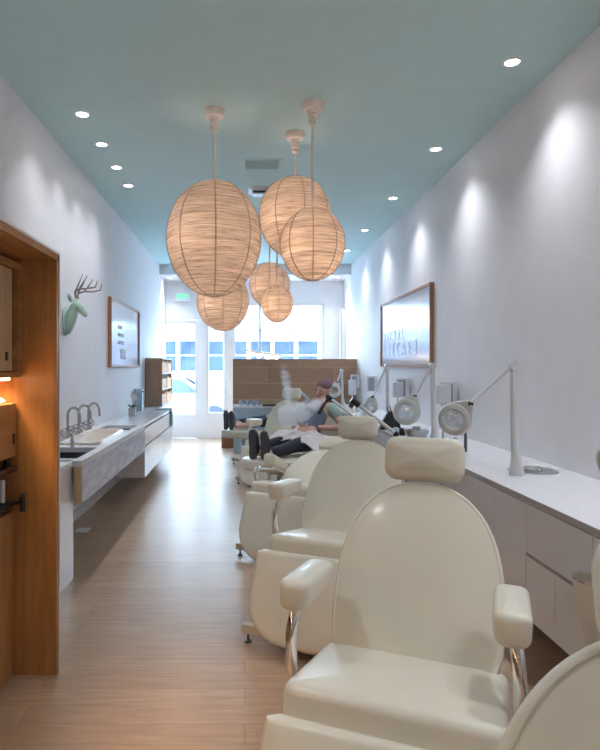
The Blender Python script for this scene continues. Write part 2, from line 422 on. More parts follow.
MB().cyl((.035,-.01,.03),(.035,-.01,.045),.006).build('pin', M['black'], rl)
jar = tag(MB().lathe([(.001,0),(.03,0),(.032,.01),(.02,.025),(.001,.03)]).build('soap_dish', M['whites'], loc=(-1.15, 2.80, 1.327)), 'small white dish on top of the oak drawer box', 'dish')

# ------------------------------------------------------------------ left run: cabinet, sink counter, white drawers
wc = empty('wash_cabinet', (-1.217, 2.985, 0), 0, 'white slim cabinet standing between oak alcove and stone sink counter', 'cabinet')
Bx(-.44, 0, 0, 1.27, 0, .80).build('body', M['gloss'], wc, smooth=False, bevel=.003)
Bx(-.44, .006, 0, 1.27, .802, .84).build('worktop', M['quartz'], wc, smooth=False, bevel=.003)
Bx(-.0, .003, .62, .626, .0, .8).build('door_seam', M['seam'], wc, smooth=False)
Bx(-.30, -.08, .9, 1.24, .8405, .845).build('towel_tray', M['darksteel'], wc, smooth=False)

sc = empty('sink_counter', (-1.144, 4.21, 0), 0, 'long grey stone sink counter with deep apron, hung on the wall', 'sink counter')
L = 2.64
def slab(mb, x0, x1, y0, y1, z0, z1, holes):
    ys = sorted({y0, y1, *[h[2] for h in holes], *[h[3] for h in holes]})
    for a, b in zip(ys, ys[1:]):
        hs = [h for h in holes if h[2] < (a+b)/2 < h[3]]
        if not hs: mb.box(x0, x1, a, b, z0, z1)
        else:
            h = hs[0]; mb.box(x0, h[0], a, b, z0, z1); mb.box(h[1], x1, a, b, z0, z1)
HO = [(-.42, -.07, .12, .72), (-.43, -.10, .86, 1.96), (-.42, -.07, 2.06, 2.58)]
f = MB(); slab(f, -.524, 0, .0, L, .80, .84, HO); f.build('worktop', M['quartz'], sc, smooth=False)
f = MB(); f.box(-.05, .002, 0.0, L, .546, .7995); f.build('apron', M['marble'], sc, smooth=False)
Bx(-.05, .0, -.018, -.0005, .546, .7995).build('end_cap', M['oak_pale'], sc, smooth=False)
for (h, m_) in ((HO[0], 'steel'), (HO[2], 'steel')):
    x0, x1, y0, y1 = h; t = MB()
    t.box(x0-.004, x1+.004, y0-.004, y1+.004, .66, .668)
    for q in ((x0-.004, x0, y0, y1), (x1, x1+.004, y0, y1), (x0-.004, x1+.004, y0-.004, y0), (x0-.004, x1+.004, y1, y1+.004)):
        t.box(q[0], q[1], q[2], q[3], .668, .7995)
    t.build('steel_well', M['darksteel'], sc, smooth=False)
# trough basin: rounded white ceramic
bs = MB(); x0, x1, y0, y1 = HO[1]
out = []
for (ins, z) in ((-.012,.842),(-.012,.862),(.0,.868),(.012,.862),(.02,.84),(.04,.76),(.09,.715)):
    out.append([(p[0], p[1], z) for p in rrect((x1-x0)-2*ins, (y1-y0)-2*ins, .11-max(0, ins)*.4, 8, (x0+x1)/2, (y0+y1)/2)])
n = len(out[0]); vs = [p for r_ in out for p in r_]
fs = [(i*n+k, i*n+(k+1) % n, (i+1)*n+(k+1) % n, (i+1)*n+k) for i in range(len(out)-1) for k in range(n)]+[tuple((len(out)-1)*n+k for k in range(n))]
bs.add(vs, fs); bs.build('basin', M['ceramic'], sc)
struct(Bx(-1.55, -1.43, 5.42, 5.58, 0.0005, .006).build('trim_2', M['lampw'], smooth=False))
# faucets
def faucet(y, label, ang=0.):
    r = empty('faucet', (-1.585, y, .8405), ang, label, 'faucet', 'gooseneck taps along the trough basin')
    MB().lathe([(.001,0),(.03,0),(.03,.01),(.016,.02),(.014,.07),(.02,.075),(.02,.09),(.010,.1),(.001,.1)]).build('base', M['nickel'], r)
    pts = [(0,0,.09),(0,0,.22)]+[(.055-.055*cos(a), 0, .22+.075*sin(a)) for a in [pi*k/10 for k in range(1, 11)]]+[(.112,0,.19),(.112,0,.165)]
    MB().tube(pts, .0125, 10).build('spout', M['nickel'], r)
    for s_ in (-1, 1):
        h = MB(); cy = s_*.085
        h.cyl((0,cy,0),(0,cy,.055),.014); h.cyl((0,s_*.015,.05),(0,cy,.05),.007)
        h.build('valve', M['nickel'], r)
        w = MB(); c = Vector((.0, cy+s_*.012, .085))
        ring = [(c.x+.032*cos(t), c.y, c.z+.032*sin(t)) for t in [2*pi*k/20 for k in range(21)]]
        w.tube(ring, .006, 8, cap=False)
        for k in range(4):
            t = pi/4+pi/2*k; w.cyl(c, c+Vector((.03*cos(t), 0, .03*sin(t))), .004, 8)
        w.cyl((0,cy,.055),(0,cy,.06),.012); w.cyl((0,cy,.085),(0,cy+s_*.014,.085),.012)
        w.build('handle', M['nickel'], r)
    return r
faucet(5.36, 'gooseneck chrome tap nearest the oak alcove'); faucet(5.72, 'middle gooseneck chrome tap of the trough basin')
faucet(6.07, 'gooseneck chrome tap at the far end of the trough basin')
tp = empty('soap_dispenser', (-1.37, 4.76, .8405), 0, 'short chrome cylinder dispenser between the first steel well and basin', 'dispenser')
MB().lathe([(.001,0),(.016,0),(.016,.075),(.009,.1),(.001,.1)]).build('body', M['steel'], tp)
MB().tube([(0,0,.1),(0,0,.13),(.04,0,.135)], .006).build('nozzle', M['steel'], tp)
# wall splash shelf behind taps
tag(Bx(-1.668, -1.64, 4.3, 5.9, .8405, .93).build('splashback', M['white'], smooth=False, bevel=.004), 'low white upstand against the wall behind the gooseneck taps', 'splashback')

wd = empty('drawer_unit', (-1.144, 6.853, 0), 0, 'long white glossy drawer unit hung beyond the stone sink counter', 'drawer unit')
L2 = 2.55
Bx(-.524, -.02, 0, L2, .236, .80).build('body', M['gloss'], wd, smooth=False)
Bx(-.524, .0, 0, L2, .815, .84).build('worktop', M['quartz'], wd, smooth=False, bevel=.002)
Bx(-.52, -.02, 0, L2, .8, .815).build('shadow_gap', M['seam'], wd, smooth=False)
for k in range(2):
    a, b = k*L2/2+.004, (k+1)*L2/2-.004
    for z0, z1 in ((.60, .795), (.238, .575)):
        d = Bx(-.02, 0, a, b, z0, z1).build('drawer', M['gloss'], wd, smooth=False, bevel=.002)
        Bx(-.02, -.004, a, b, z1+.001, z1+.014 if z1 < .7 else z1+.004).build('pull_groove', M['seam'], d, smooth=False)
Bx(0, .012, L2-.12, L2-.10, .66, .76).build('handle', M['darksteel'], wd, smooth=False)
tw = MB()
tw.cushion(rrect(.16, .24, .03), .02, .008, .004, lambda u, v, w: (-1.144+.004+w, 9.26+u, .71+v))
tw.cushion(rrect(.16, .26, .03), .02, .008, .002, lambda u, v, w: (-1.144-.10+v, 9.26+u, .841+w))
tag(tw.build('towel', M['sage']), 'pale green towel draped over the end of the white drawer unit', 'towel')
# low unit + wall shelf with orange packs
lw = empty('low_cabinet', (-1.38, 9.43, 0), 0, 'plain white low cabinet under the brown shelf unit', 'cabinet')
Bx(-.288, 0, 0, 1.9, .0, .82).build('body', M['gloss'], lw, smooth=False, bevel=.003)
Bx(-.288, .01, 0, 1.9, .822, .845).build('worktop', M['quartz'], lw, smooth=False)
su = empty('shelf_unit', (-1.38, 10.0, .85), 0, 'brown oak open shelf unit with bright orange packs, near the shop door', 'shelf unit')
f = MB(); f.box(-.285, 0, 0, .02, 0, .80); f.box(-.285, 0, 1.32, 1.34, 0, .8); f.box(-.285, -.265, .02, 1.32, 0, .8)
f.build('body', M['brown'], su, smooth=False)
for z in (0, .26, .53, .78): Bx(-.265, 0, .021, 1.319, z, z+.02).build('shelf', M['whites'], su, smooth=False)
Bx(-.265, 0, .66, .68, .02, .78).build('divider', M['whites'], su, smooth=False)
first = None
for z in (.02, .28, .55):
    for k in range(8):
        y = .06+k*.15+(.05 if k > 3 else 0)
        hh = .16+.04*random.random()
        o = Bx(-.1, .01, 0, .125, 0, hh).build('skincare_pack', M['orange'] if (k+int(z*10)) % 4 else M['whites'], smooth=False, bevel=.004, loc=(-1.38-.02, 10.0+y, .85+z+.0005))
        tag(o, 'small %s pack on the %s shelf of the brown unit' % ('orange' if (k+int(z*10)) % 4 else 'white', {.02:'lowest', .28:'middle', .55:'top'}[z]), 'pack', 'packs on the open shelf unit')
# orchid, towel box
oc = empty('potted_orchid', (-1.52, 8.1, .8405), 0, 'small orchid in a square grey pot on the white drawer unit', 'plant')
MB().box(-.045,.045,-.045,.045,0,.11).build('pot', M['pot'], oc, smooth=False, bevel=.004)
f = MB()
for k in range(5):
    a = k*1.25+.3
    f.ell((.03*cos(a), .03*sin(a), .125+.01*(k % 2)), .05, .018, .006, 12, 6, Matrix.Rotation(a, 3, 'Z') @ Matrix.Rotation(-.4, 3, 'Y'))
f.build('leaf', M['leaf'], oc)
MB().tube([(0,0,.1),(.005,0,.17),(.02,0,.21),(.045,0,.23)], .003, 6).build('stem', M['leaf'], oc)
f = MB()
for (cx, cz) in ((.045,.235),(.02,.215),(.0,.25),(.03,.26)):
    for k in range(5):
        a = 2*pi*k/5; f.ell((cx+.013*cos(a), -.01, cz+.013*sin(a)), .012, .004, .012, 8, 5)
f.build('blossom', M['petal'], oc)
tb = empty('towel_warmer', (-1.60, 9.1, .8405), 0, 'tall slim blue-grey box standing on the white drawer unit', 'appliance')
Bx(-.06,.05,-.06,.06,0,.33).build('body', M['paleblue'], tb, smooth=False, bevel=.006)
MB().cyl((.055,-.03,.29),(.07,-.03,.29),.012).build('knob', M['black'], tb)

# ------------------------------------------------------------------ wall art and signs
def board(name, x, side, y0, y1, z0, z1, label, cat, lines):
    r = empty(name, (x, 0, 0), 0, label, cat); s = side
    t = .03; d = .045
    def bx(a, b, c, e, g, h): return (min(a, b), max(a, b), c, e, g, h)
    f = MB(); f.box(*bx(0, s*d, y0, y0+t, z0, z1)); f.box(*bx(0, s*d, y1-t, y1, z0, z1))
    f.box(*bx(0, s*d, y0+t, y1-t, z1-t, z1)); f.box(*bx(0, s*d, y0+t, y1-t, z0, z0+t)); f.build('frame', M['frame'], r, smooth=False)
    Bx(*bx(0, s*.025, y0+t, y1-t, z0+t, z1-t)).build('board', M['mirror'], r, smooth=False)
    for (body, size, yy, zz, mm) in lines:
        if s < 0: R = Matrix(((0,0,-1),(-1,0,0),(0,1,0)))
        else: R = Matrix(((0,0,1),(1,0,0),(0,1,0)))
        mw = Matrix.Translation((s*.03, yy, zz)) @ R.to_4x4()
        if s < 0:
            ch_ = body.replace(' ', ''); n_ = len(ch_); w_ = size*.98
            for k, c_ in enumerate(ch_):
                mk = Matrix.Translation((s*.028, yy-(k-(n_-1)/2)*w_, zz)) @ R.to_4x4()
                text_obj('letter', c_, size, M[mm], mk, r, .0025)
        else: text_obj('lettering', body, size, M[mm], mw, r, .004)
    return r
board('wall_sign', XR, -1, 6.57, 9.0, 1.5, 2.43, 'large white sign board with raised letters in thin oak frame', 'sign',
      [('F A C I A L', .21, 8.28, 1.92, 'letter'), ('D I E C A E 3', .27, 7.98, 1.73, 'letter')])
board('framed_board', XL, 1, 7.31, 9.28, 1.5, 2.36, 'white board with faint lettering in thin oak frame above the drawers', 'framed board',
      [('FACE IT', .07, 7.9, 2.02, 'letterp'), ('it is time for', .07, 7.95, 1.92, 'letterp'), ('a clean look', .07, 7.95, 1.82, 'letterp'), ('BAR', .2, 8.1, 1.66, 'letterp')])
fp = empty('edge_on_frame', (XR, 0, 0), 0, 'thin dark-edged frame seen edge-on beside the shop window', 'picture frame')
Bx(-.1, 0, 12.35, 12.5, 1.62, 2.68).build('backing', M['white'], fp, smooth=False)
Bx(-.105, -.09, 12.32, 12.349, 1.6, 2.7).build('frame', M['seam'], fp, smooth=False)
ex = empty('exit_sign', (-1.30, 12.50, 2.97), 0, 'green lit EXIT sign hung over the shop door', 'exit sign')
Bx(-.16,.16,.0,.03,-.10,.10).build('plate', M['exitplate'], ex, smooth=False, bevel=.004)
Bx(-.05,.05,.0,.03,.1005,.328).build('mount', M['white'], ex, smooth=False)
text_obj('lettering', 'EXIT', .125, M['exit'], Matrix.Translation((0,-.004,0)) @ Matrix.Rotation(pi/2, 4, 'X'), ex, .003)

# deer head
dh = empty('deer_head', (XL, 5.55, 1.985), 0, 'mint green deer head trophy with dark antlers on the wall', 'wall trophy')
def skin_mesh(name, J, E, m, parent=None, sub=2, root=0):
    me = bpy.data.meshes.new(name); me.from_pydata([j[0] for j in J], E, []); me.update()
    o = bpy.data.objects.new(name, me); COL.objects.link(o)
    o.modifiers.new('Skin', 'SKIN').use_smooth_shade = True
    sv = me.skin_vertices[0].data
    for i, j in enumerate(J):
        r = j[1]; sv[i].radius = (r, r) if not isinstance(r, tuple) else r
        sv[i].use_root = (i == root)
    s_ = o.modifiers.new('Sub', 'SUBSURF'); s_.levels = sub; s_.render_levels = sub
    dg = bpy.context.evaluated_depsgraph_get(); dg.update()
    m2 = bpy.data.meshes.new_from_object(o.evaluated_get(dg))
    bpy.data.objects.remove(o); bpy.data.meshes.remove(me)
    m2.materials.clear(); m2.materials.append(m); m2.name = name
    for p in m2.polygons: p.use_smooth = True; p.material_index = 0
    o2 = bpy.data.objects.new(name, m2); COL.objects.link(o2)
    if parent: o2.parent = parent
    return o2
skin_mesh('head', [((.02,0,-.19),(.035,.03)),((.035,0,-.12),(.055,.05)),((.06,0,-.03),(.060,.062)),((.085,0,.05),(.048,.050)),((.105,0,.10),.050),((.14,0,.062),.040),((.185,0,.005),.027),((.21,0,-.02),.020)],
          [(0,1),(1,2),(2,3),(3,4),(4,5),(5,6),(6,7)], M['mint'], dh)
f = MB(); f.ell((.012,0,-.06), .014, .085, .14, 20, 12); f.build('mount_plaque', M['mint'], dh)
for s_ in (-1, 1):
    MB().ell((.075, s_*.085, .145), .018, .062, .028, 12, 8, Matrix.Rotation(s_*.5, 3, 'X')).build('ear', M['mint'], dh)
    f = MB()
    f.tube([(.115,s_*.03,.15),(.11,s_*.045,.20),(.16,s_*.09,.225),(.24,s_*.12,.225),(.31,s_*.10,.24),(.325,s_*.085,.30)], [.011,.010,.009,.008,.007,.003], 8)
    f.tube([(.11,s_*.045,.20),(.15,s_*.06,.28),(.19,s_*.07,.37)], [.009,.007,.002], 8)
    f.tube([(.16,s_*.09,.225),(.20,s_*.10,.28),(.24,s_*.10,.345)], [.008,.007,.002], 8)
    f.build('antler', M['antler'], dh)

# ------------------------------------------------------------------ right counter
rc = empty('counter_run', (1.46, -1.5, 0), 0, 'long white worktop running the whole length of the sign wall', 'worktop')
f = MB(); f.box(-.02, XR-1.46-.001, 0, 12.1, .81, .84); f.build('worktop', M['quartz'], rc, smooth=False, bevel=.002)
Bx(-.022, -.0205, 0, 12.1, .812, .838).build('edge_band', M['edge'], rc, smooth=False)
ylist = [-1.5, -.3, .9, 2.1, 2.52, 3.12, 3.9, 5.1, 6.3, 7.5, 8.7, 9.9, 10.6]
for i, (a, b) in enumerate(zip(ylist, ylist[1:])):
    r = empty('wall_cabinet', (1.46, a, 0), 0, None, None)
    tag(r, ['white glossy cabinet under the worktop behind the camera side', 'white cabinet under the worktop next to the first one', 'white glossy cabinet below the magnifier lamp at the frame edge',
            'narrow white cabinet behind the tapered cream bin', 'white glossy cabinet with drawer below the round steel sink ring', 'white cabinet beneath the nearest standing magnifier lamp',
            'white glossy cabinet just beyond the nearest magnifier lamp post', 'white cabinet beneath the second magnifier lamp', 'white cabinet beneath the framed sign near end',
            'white cabinet beneath the framed sign far end', 'white cabinet beside the wood partition chairs', 'last white cabinet touching the wood reception partition'][i], 'cabinet', 'white cabinets under the long worktop')
    L3 = b-a
    Bx(.02, XR-1.46-.002, .001, L3-.001, .2, .809).build('body', M['gloss'], r, smooth=False)
    top = .79
    if i in (0, 1, 2, 3, 4):
        d = Bx(0, .0195, .003, L3-.003, .54, top).build('drawer', M['gloss'], r, smooth=False, bevel=.0015)
        Bx(.004, .0195, .003, L3-.003, .522, .539).build('pull_groove', M['seam'], d, smooth=False)
        Bx(0, .0195, .003, L3/2-.002, .202, .521).build('door', M['gloss'], r, smooth=False, bevel=.0015)
        Bx(0, .0195, L3/2+.002, L3-.003, .202, .521).build('door', M['gloss'], r, smooth=False, bevel=.0015)
    else:
        Bx(0, .0195, .003, L3/2-.002, .202, top).build('door', M['gloss'], r, smooth=False, bevel=.0015)
        Bx(0, .0195, L3/2+.002, L3-.003, .202, top).build('door', M['gloss'], r, smooth=False, bevel=.0015)
sr = empty('round_sink', (1.83, 3.82, .8405), 0, 'shallow round steel bowl set into the white worktop', 'sink')
MB().lathe([(.15,0),(.15,.006),(.135,.007),(.12,.003),(.05,.001),(.001,.001)], seg=40).build('bowl', M['steel'], sr)
MB().lathe([(.03,.0),(.03,.008),(.012,.01),(.001,.01)]).build('drain', M['chrome'], sr)
MB().tube([(-.05,.02,.006),(.0,.03,.012),(.06,.0,.006)], .006).build('stopper_bar', M['chrome'], sr)

def magnifier(loc, head, rot, label, ztop=1.51, aim=(-.55,-.8,-.1), R=.082):
    r = empty('magnifier_lamp', loc, 0, label, 'magnifier lamp', 'magnifier lamps on the worktop')
    hx, hy, hz = (head[i]-loc[i] for i in range(3)); zt = ztop-loc[2]
    f = MB(); f.lathe([(.001,0),(.042,0),(.042,.02),(.034,.06),(.026,.12),(.001,.12)], seg=24, sx=1, sy=1.2); f.build('base', M['lampw'], r)
    MB().tube([(0,0,.05),(-.012,0,.2),(-.022,0,zt)], [.028,.021,.018], 14).build('post', M['lampw'], r)
    MB().cyl((-.022,-.028,zt),(-.022,.028,zt),.028,20).build('elbow', M['lampw'], r)
    A = Vector((hx, hy, hz)); P = Vector((-.03, 0, zt)); d = Vector(aim).normalized()
    topd = (P-A); topd = (topd - d*topd.dot(d)).normalized()
    J = A+topd*(R*1.42)
    MB().tube([P, J], [.014,.011], 10).build('arm', M['lampw'], r)
    MB().cyl(J-Vector((.015,0,0)), J+Vector((.015,0,0)), .014).build('joint', M['black'], r)
    # head: ring facing d
    q = d.to_track_quat('Z', 'Y').to_matrix()
    f = MB(); f.T = Matrix.Translation(A) @ q.to_4x4()
    f.lathe([(.62*R,.016),(.7*R,.024),(.95*R,.020),(1.08*R,.0),(1.05*R,-.03),(.9*R,-.04),(.64*R,-.03),(.62*R,.016)], seg=40)
    h = f.build('head_ring', M['lampg'], r)
    f = MB(); f.T = Matrix.Translation(A) @ q.to_4x4(); f.lathe([(.001,.006),(.3*R,.004),(.62*R,-.006),(.62*R,-.012),(.001,-.014)], seg=32)
    f.build('lens', M['lens'], r)
    # neck wedge
    side = d.cross(topd).normalized(); f = MB()
    B1 = [A+topd*R*.55+side*R*.9-d*.03, A+topd*R*.55+side*R*.9+d*.012, A+topd*R*.55-side*R*.9+d*.012, A+topd*R*.55-side*R*.9-d*.03]
    T1 = [J+side*.03-d*.025-topd*.0, J+side*.03+d*.012, J-side*.03+d*.012, J-side*.03-d*.025]
    f.add(B1+T1, [(0,1,2,3),(7,6,5,4),(0,4,5,1),(1,5,6,2),(2,6,7,3),(3,7,4,0)]); f.build('neck', M['lampg'], r, smooth=False, bevel=.006)
    return r
magnifier((1.66,3.67,.8405), (1.31,3.75,1.175), 0, 'nearest standing magnifier lamp, arm folded down to a round lens', R=.098)
magnifier((1.66,5.25,.8405), (1.425,5.3,1.105), 0, 'second magnifier lamp, its round lens above the steel bowl', aim=(-.45,-.85,.1), R=.112)
magnifier((1.66,6.92,.8405), (1.44,6.9,1.05), 0, 'third magnifier lamp, beneath the near end of the framed sign')
magnifier((1.53,9.35,.8405), (1.38,9.3,1.13), 0, 'farthest magnifier lamp, in front of the wood partition', ztop=1.44, aim=(-.3,-.9,.2), R=.1)
magnifier((1.66,2.1,.8405), (1.395,2.18,1.165), 0, 'magnifier lamp head cut off by the frame edge above the worktop', aim=(.4,.9,.1), R=.098)
# boxes leaning at the wall
def wall_device(y, label, z0=1.12):
    r = empty('wall_device', (1.97, y, z0), radians(-8), label, 'wall device', 'white devices with grey fronts on the sign wall')
    Bx(-.075,.075,0,.09,0,.24).build('body', M['lampw'], r, smooth=False, bevel=.008)
    Bx(-.055,.035,-.006,.0,.015,.215).build('grey_front', M['grey'], r, smooth=False)
    Bx(.0,.09,.03,.08,.06,.18).build('bracket', M['white'], r, smooth=False)
for y, l in ((5.8, 'white wall box with grey front, right of the second magnifier lamp'), (7.5, 'white wall box with grey front below the framed sign'),
             (9.3, 'white wall box with grey front between sign and wood partition'), (10.75, 'farthest white wall box, at the end of the wood partition')):
    wall_device(y, l)
def post_box(x, y, z, label, h=.24, w=.1):
    r = empty('power_unit', (x, y, .8405), 0, label, 'power unit', 'small white power units on the worktop')
    Bx(-w/2,w/2,-.04,.04,z-.84,z-.84+h).build('body', M['lampw'], r, smooth=False, bevel=.008)
    MB().cyl((0,0,0),(0,0,z-.84),.012).build('post', M['lampw'], r)
    MB().lathe([(.001,0),(.05,0),(.05,.012),(.001,.014)]).build('foot', M['lampw'], r)
post_box(1.80, 5.45, 1.17, 'white box on a short post just behind the second magnifier post', .17, .12)
post_box(1.82, 7.15, 1.14, 'white box on a short post behind the third magnifier lamp', .18, .12)
post_box(1.84, 10.3, 1.02, 'white box on a short post before the wood partition edge', .26, .13)
bw = empty('steel_bowl', (1.56, 5.45, .8405), 0, 'round steel mixing bowl on the worktop below a magnifier lens', 'bowl')
MB().lathe([(.001,0),(.05,0),(.09,.03),(.112,.085),(.116,.09),(.108,.086),(.085,.034),(.045,.008),(.001,.006)], seg=36).build('bowl', M['steel'], bw)
Bx(-.03,.03,-.01,.03,.02,.12).build('spatula', M['steel'], bw, smooth=False)
bb = empty('cosmetic_bag', (1.53, 6.35, .8405), 0, 'black pointed fabric bag on the worktop between two magnifier lamps', 'bag')
f = MB(); f.add([(-.11,-.05,0),(.12,-.05,0),(.12,.06,0),(-.11,.06,0),(-.09,-.04,.07),(.09,-.04,.10),(.09,.05,.10),(-.09,.05,.07),(-.01,-.01,.20),(.03,-.01,.19),(.03,.02,.19),(-.01,.02,.20)],
 [(0,3,2,1),(0,1,5,4),(1,2,6,5),(2,3,7,6),(3,0,4,7),(4,5,9,8),(5,6,10,9),(6,7,11,10),(7,4,8,11),(8,9,10,11)]); f.build('bag_body', M['black'], bb, smooth=True, bevel=.012)
MB().tube([(-.01,0,.19),(-.03,0,.23),(.0,0,.25),(.02,0,.19)], .006, 8).build('bag_loop', M['black'], bb)
# small items on worktop further along
def jar_(x, y, h, r_, m_, label, cat='jar'):
    o = MB().lathe([(.001,0),(r_,0),(r_,h*.75),(r_*.7,h*.85),(r_*.7,h),(.001,h)]).build('product_jar', m_, loc=(x, y, .8405))
    return tag(o, label, cat, 'jars and bottles on the worktop')
jar_(1.62, 4.62, .12, .025, M['whites'], 'white bottle beside the headrest of the nearest chair')
jar_(1.72, 4.68, .16, .012, M['darksteel'], 'thin dark upright bottle beyond the nearest magnifier lens')
jar_(1.55, 4.95, .10, .03, M['paleblue'], 'pale blue jar on the worktop before the second magnifier lamp')
jar_(1.52, 6.05, .05, .035, M['paleblue'], 'low pale blue jar beside the black pointed bag')
jar_(1.52, 5.8, .07, .03, M['black'], 'short black jar near the black pointed bag')
jar_(1.55, 7.6, .12, .03, M['whites'], 'white jar past the third magnifier lamp')
jar_(1.60, 8.1, .10, .04, M['whites'], 'white squat jar further along the worktop')
jar_(1.55, 8.6, .14, .03, M['canopy'], 'beige bottle on the worktop before the farthest lamp')
jar_(1.66, 8.9, .11, .035, M['paleblue'], 'pale blue bottle near the farthest magnifier lamp')

# ------------------------------------------------------------------ reception
rw = empty('reception_partition', (-.225, 11.1, 0), 0, 'brown wood-clad partition standing behind the reception counter', 'partition')
Bx(0, 2.29, 0, .1, 0, 1.65).build('cladding', M['desk_oak'], rw, smooth=False)
Bx(-.21, 0, .0, .1, 0, .31).build('low_end', M['frame'], rw, smooth=False)
rd = empty('reception_counter', (-.20, 10.4, 0), 0, 'pale blue-white low counter in front of wood partition', 'counter')
Bx(0, 1.65, 0, .69, 0, .79).build('body', M['paleblue'], rd, smooth=False, bevel=.004)
Bx(-.01, 1.65, -.01, .69, .791, .815).build('worktop', M['quartz'], rd, smooth=False)
for k, (x, y) in enumerate(((-.07,10.5),(.05,10.55),(.16,10.48),(.24,10.6))):
    g = MB().lathe([(.001,0),(.032,0),(.036,.11),(.034,.11),(.030,.006),(.001,.006)]).build('drinking_glass', M['cup'], loc=(x, y, .8155))
    tag(g, ['clear tumbler on the counter end nearest the shop door', 'second clear tumbler from the counter end', 'clear tumbler set a little forward on the counter', 'clear tumbler set back on the counter'][k], 'glass', 'tumblers on the reception counter')
# linear pendant in the window
lp = empty('linear_pendant', (0, 11.8, 0), 0, 'slim timber bar pendant light hung before the shop window', 'pendant light')
X = lambda px, Y: (px-245)/600*Y
Z = lambda py, Y: 1.5+(367-py)/600*Y
f = MB(); f.tube([(X(245,11.8),0,Z(350.5,11.8)), (X(283,11.8),0,Z(356,11.8))], .025, 8); f.build('bar', M['canopy'], lp)
for px in (246, 290):
    MB().cyl((X(px,11.8),0,Z(352,11.8)), (X(px,11.8),0,3.299), .008, 8).build('cable', M['whites'], lp)
MB().cyl((X(260,11.8),0,Z(352,11.8)), (X(260,11.8),0,3.299), .022, 10).build('stem', M['lampw'], lp)
for k in range(4):
    t = (k+.5)/4; MB().ell((X(247+34*t,11.8),0,Z(351+5*t,11.8)-.06), .035,.035,.035, 12, 8).build('globe_bulb', M['bulb'], lp)

# ------------------------------------------------------------------ woven globe pendants
def globe(px, Y, cy, w, h, label, watts, rot):
    cx = X(px, Y); cz = Z(cy, Y); rw_ = w*Y/600/2; rh = h*Y/600/2
    r = empty('pendant_lamp', (cx, Y, cz), 0, label, 'pendant lamp', 'woven globe pendant lamps')
    seg = 48; rings = 36; vs = []; fs = []
    def prof(t):   # t 0 bottom .. 1 top
        a = pi*t; z = -cos(a); rr = sin(a)**.92
        if t < .5: z = -cos(a)*(1.0+.04*(1-t*2)); rr *= 1-.06*(1-2*t)**2
        return rr, z
    t1 = 1-.10
    for i in range(rings+1):
        t = .004+(t1-.004)*i/rings; rr, z = prof(t)
        for k in range(seg):
            a = 2*pi*k/seg+rot; m8 = cos(((a-rot) % (pi/4))-pi/8)   # eight slightly flat gores
            g = (.35*(cos(pi/8)/m8)+.65) if m8 else 1
            vs.append((rw_*rr*cos(a)*g, rw_*rr*sin(a)*g, rh*z))
    for i in range(rings):
        for k in range(seg):
            a0 = i*seg+k; a1 = i*seg+(k+1) % seg; fs.append((a0, a1, a1+seg, a0+seg))
    f = MB(); f.add(vs, fs); s_ = f.build('lamp_shade', M['shade'], r)
    for k in range(8):
        a = k*pi/4+rot; pts = []
        for i in range(25):
            t = .003+(t1-.003)*i/24; rr, z = prof(t); pts.append((rw_*rr*cos(a)*1.004, rw_*rr*sin(a)*1.004, rh*z))
        MB().tube(pts, .0036, 6).build('rib', M['rib'], s_)
    top = H-cz
    MB().lathe([(.001,top-.0005),(.085,top-.0005),(.085,top-.035),(.072,top-.055),(.045,top-.062),(.045,top-.075),(.034,top-.085),(.040,top-.10),(.030,top-.112),(.036,top-.13),(.026,top-.145),(.030,top-.165),(.016,top-.18),(.001,top-.18)]).build('ceiling_canopy', M['canopy'], r)
    MB().cyl((0,0,.05),(0,0,top-.17), .011, 10).build('rod', M['canopy'], r)
    for bx_, by_, bz_ in ((-.28*rw_,-.38*rw_,-.08*rh), (.30*rw_,-.10*rw_,-.28*rh)): MB().ell((bx_,by_,bz_), .03,.03,.035, 16, 10).build('bulb', M['bulb'], r)
    light('pendant_bulb', 'POINT', (-.28*rw_,-.38*rw_,-.08*rh), watts*.085, (1,.78,.60), r, shadow_soft_size=.05)
    light('pendant_bulb', 'POINT', (.30*rw_,-.10*rw_,-.28*rh), watts*.05, (1,.78,.60), r, shadow_soft_size=.05)
    light('pendant_bulb', 'POINT', (0,0,.3*rh), watts*.05, (1,.78,.60), r, shadow_soft_size=.05)
globe(214, 4.67, 238, 94, 113, 'largest woven globe pendant, nearest on the sink side', 26, radians(-85))
globe(295, 5.13, 217, 73, 79, 'woven globe pendant partly behind the one hung on the longest rod', 18, radians(-80))
globe(312.5, 4.545, 244, 64, 71, 'woven globe pendant hung low in front of another near the room centre', 12, radians(-95))
globe(223, 7.0, 301, 52, 58, 'woven globe pendant hanging lowest, just beyond the largest one', 17, radians(-88))
globe(269.5, 8.0, 284.5, 40, 44, 'far woven globe pendant, higher of the two small ones', 13, radians(-92))
globe(277, 7.5, 303.5, 32, 37, 'smallest woven globe pendant, in front of the far higher one', 9, radians(-86))

for gx, gy in ((-.3, -1.1), (1.0, -2.0)):  # unseen pendants added behind the camera to brighten the near ceiling
    r = empty('pendant_lamp', (gx, gy, 2.9), 0, 'unseen globe pendant added behind the viewpoint as fill light', 'pendant lamp', 'woven globe pendant lamps')
    MB().lathe([(.12,.28),(.26,.2),(.33,0),(.26,-.2),(.03,-.33)]).build('lamp_shade', M['shade'], r)
    MB().cyl((0,0,0),(0,0,.6),.011).build('rod', M['canopy'], r)
    MB().ell((0,0,0),.05,.05,.06).build('bulb', M['bulb'], r)
    light('pendant_bulb', 'POINT', (0,0,0), 330, (1,.88,.78), r, shadow_soft_size=.07)
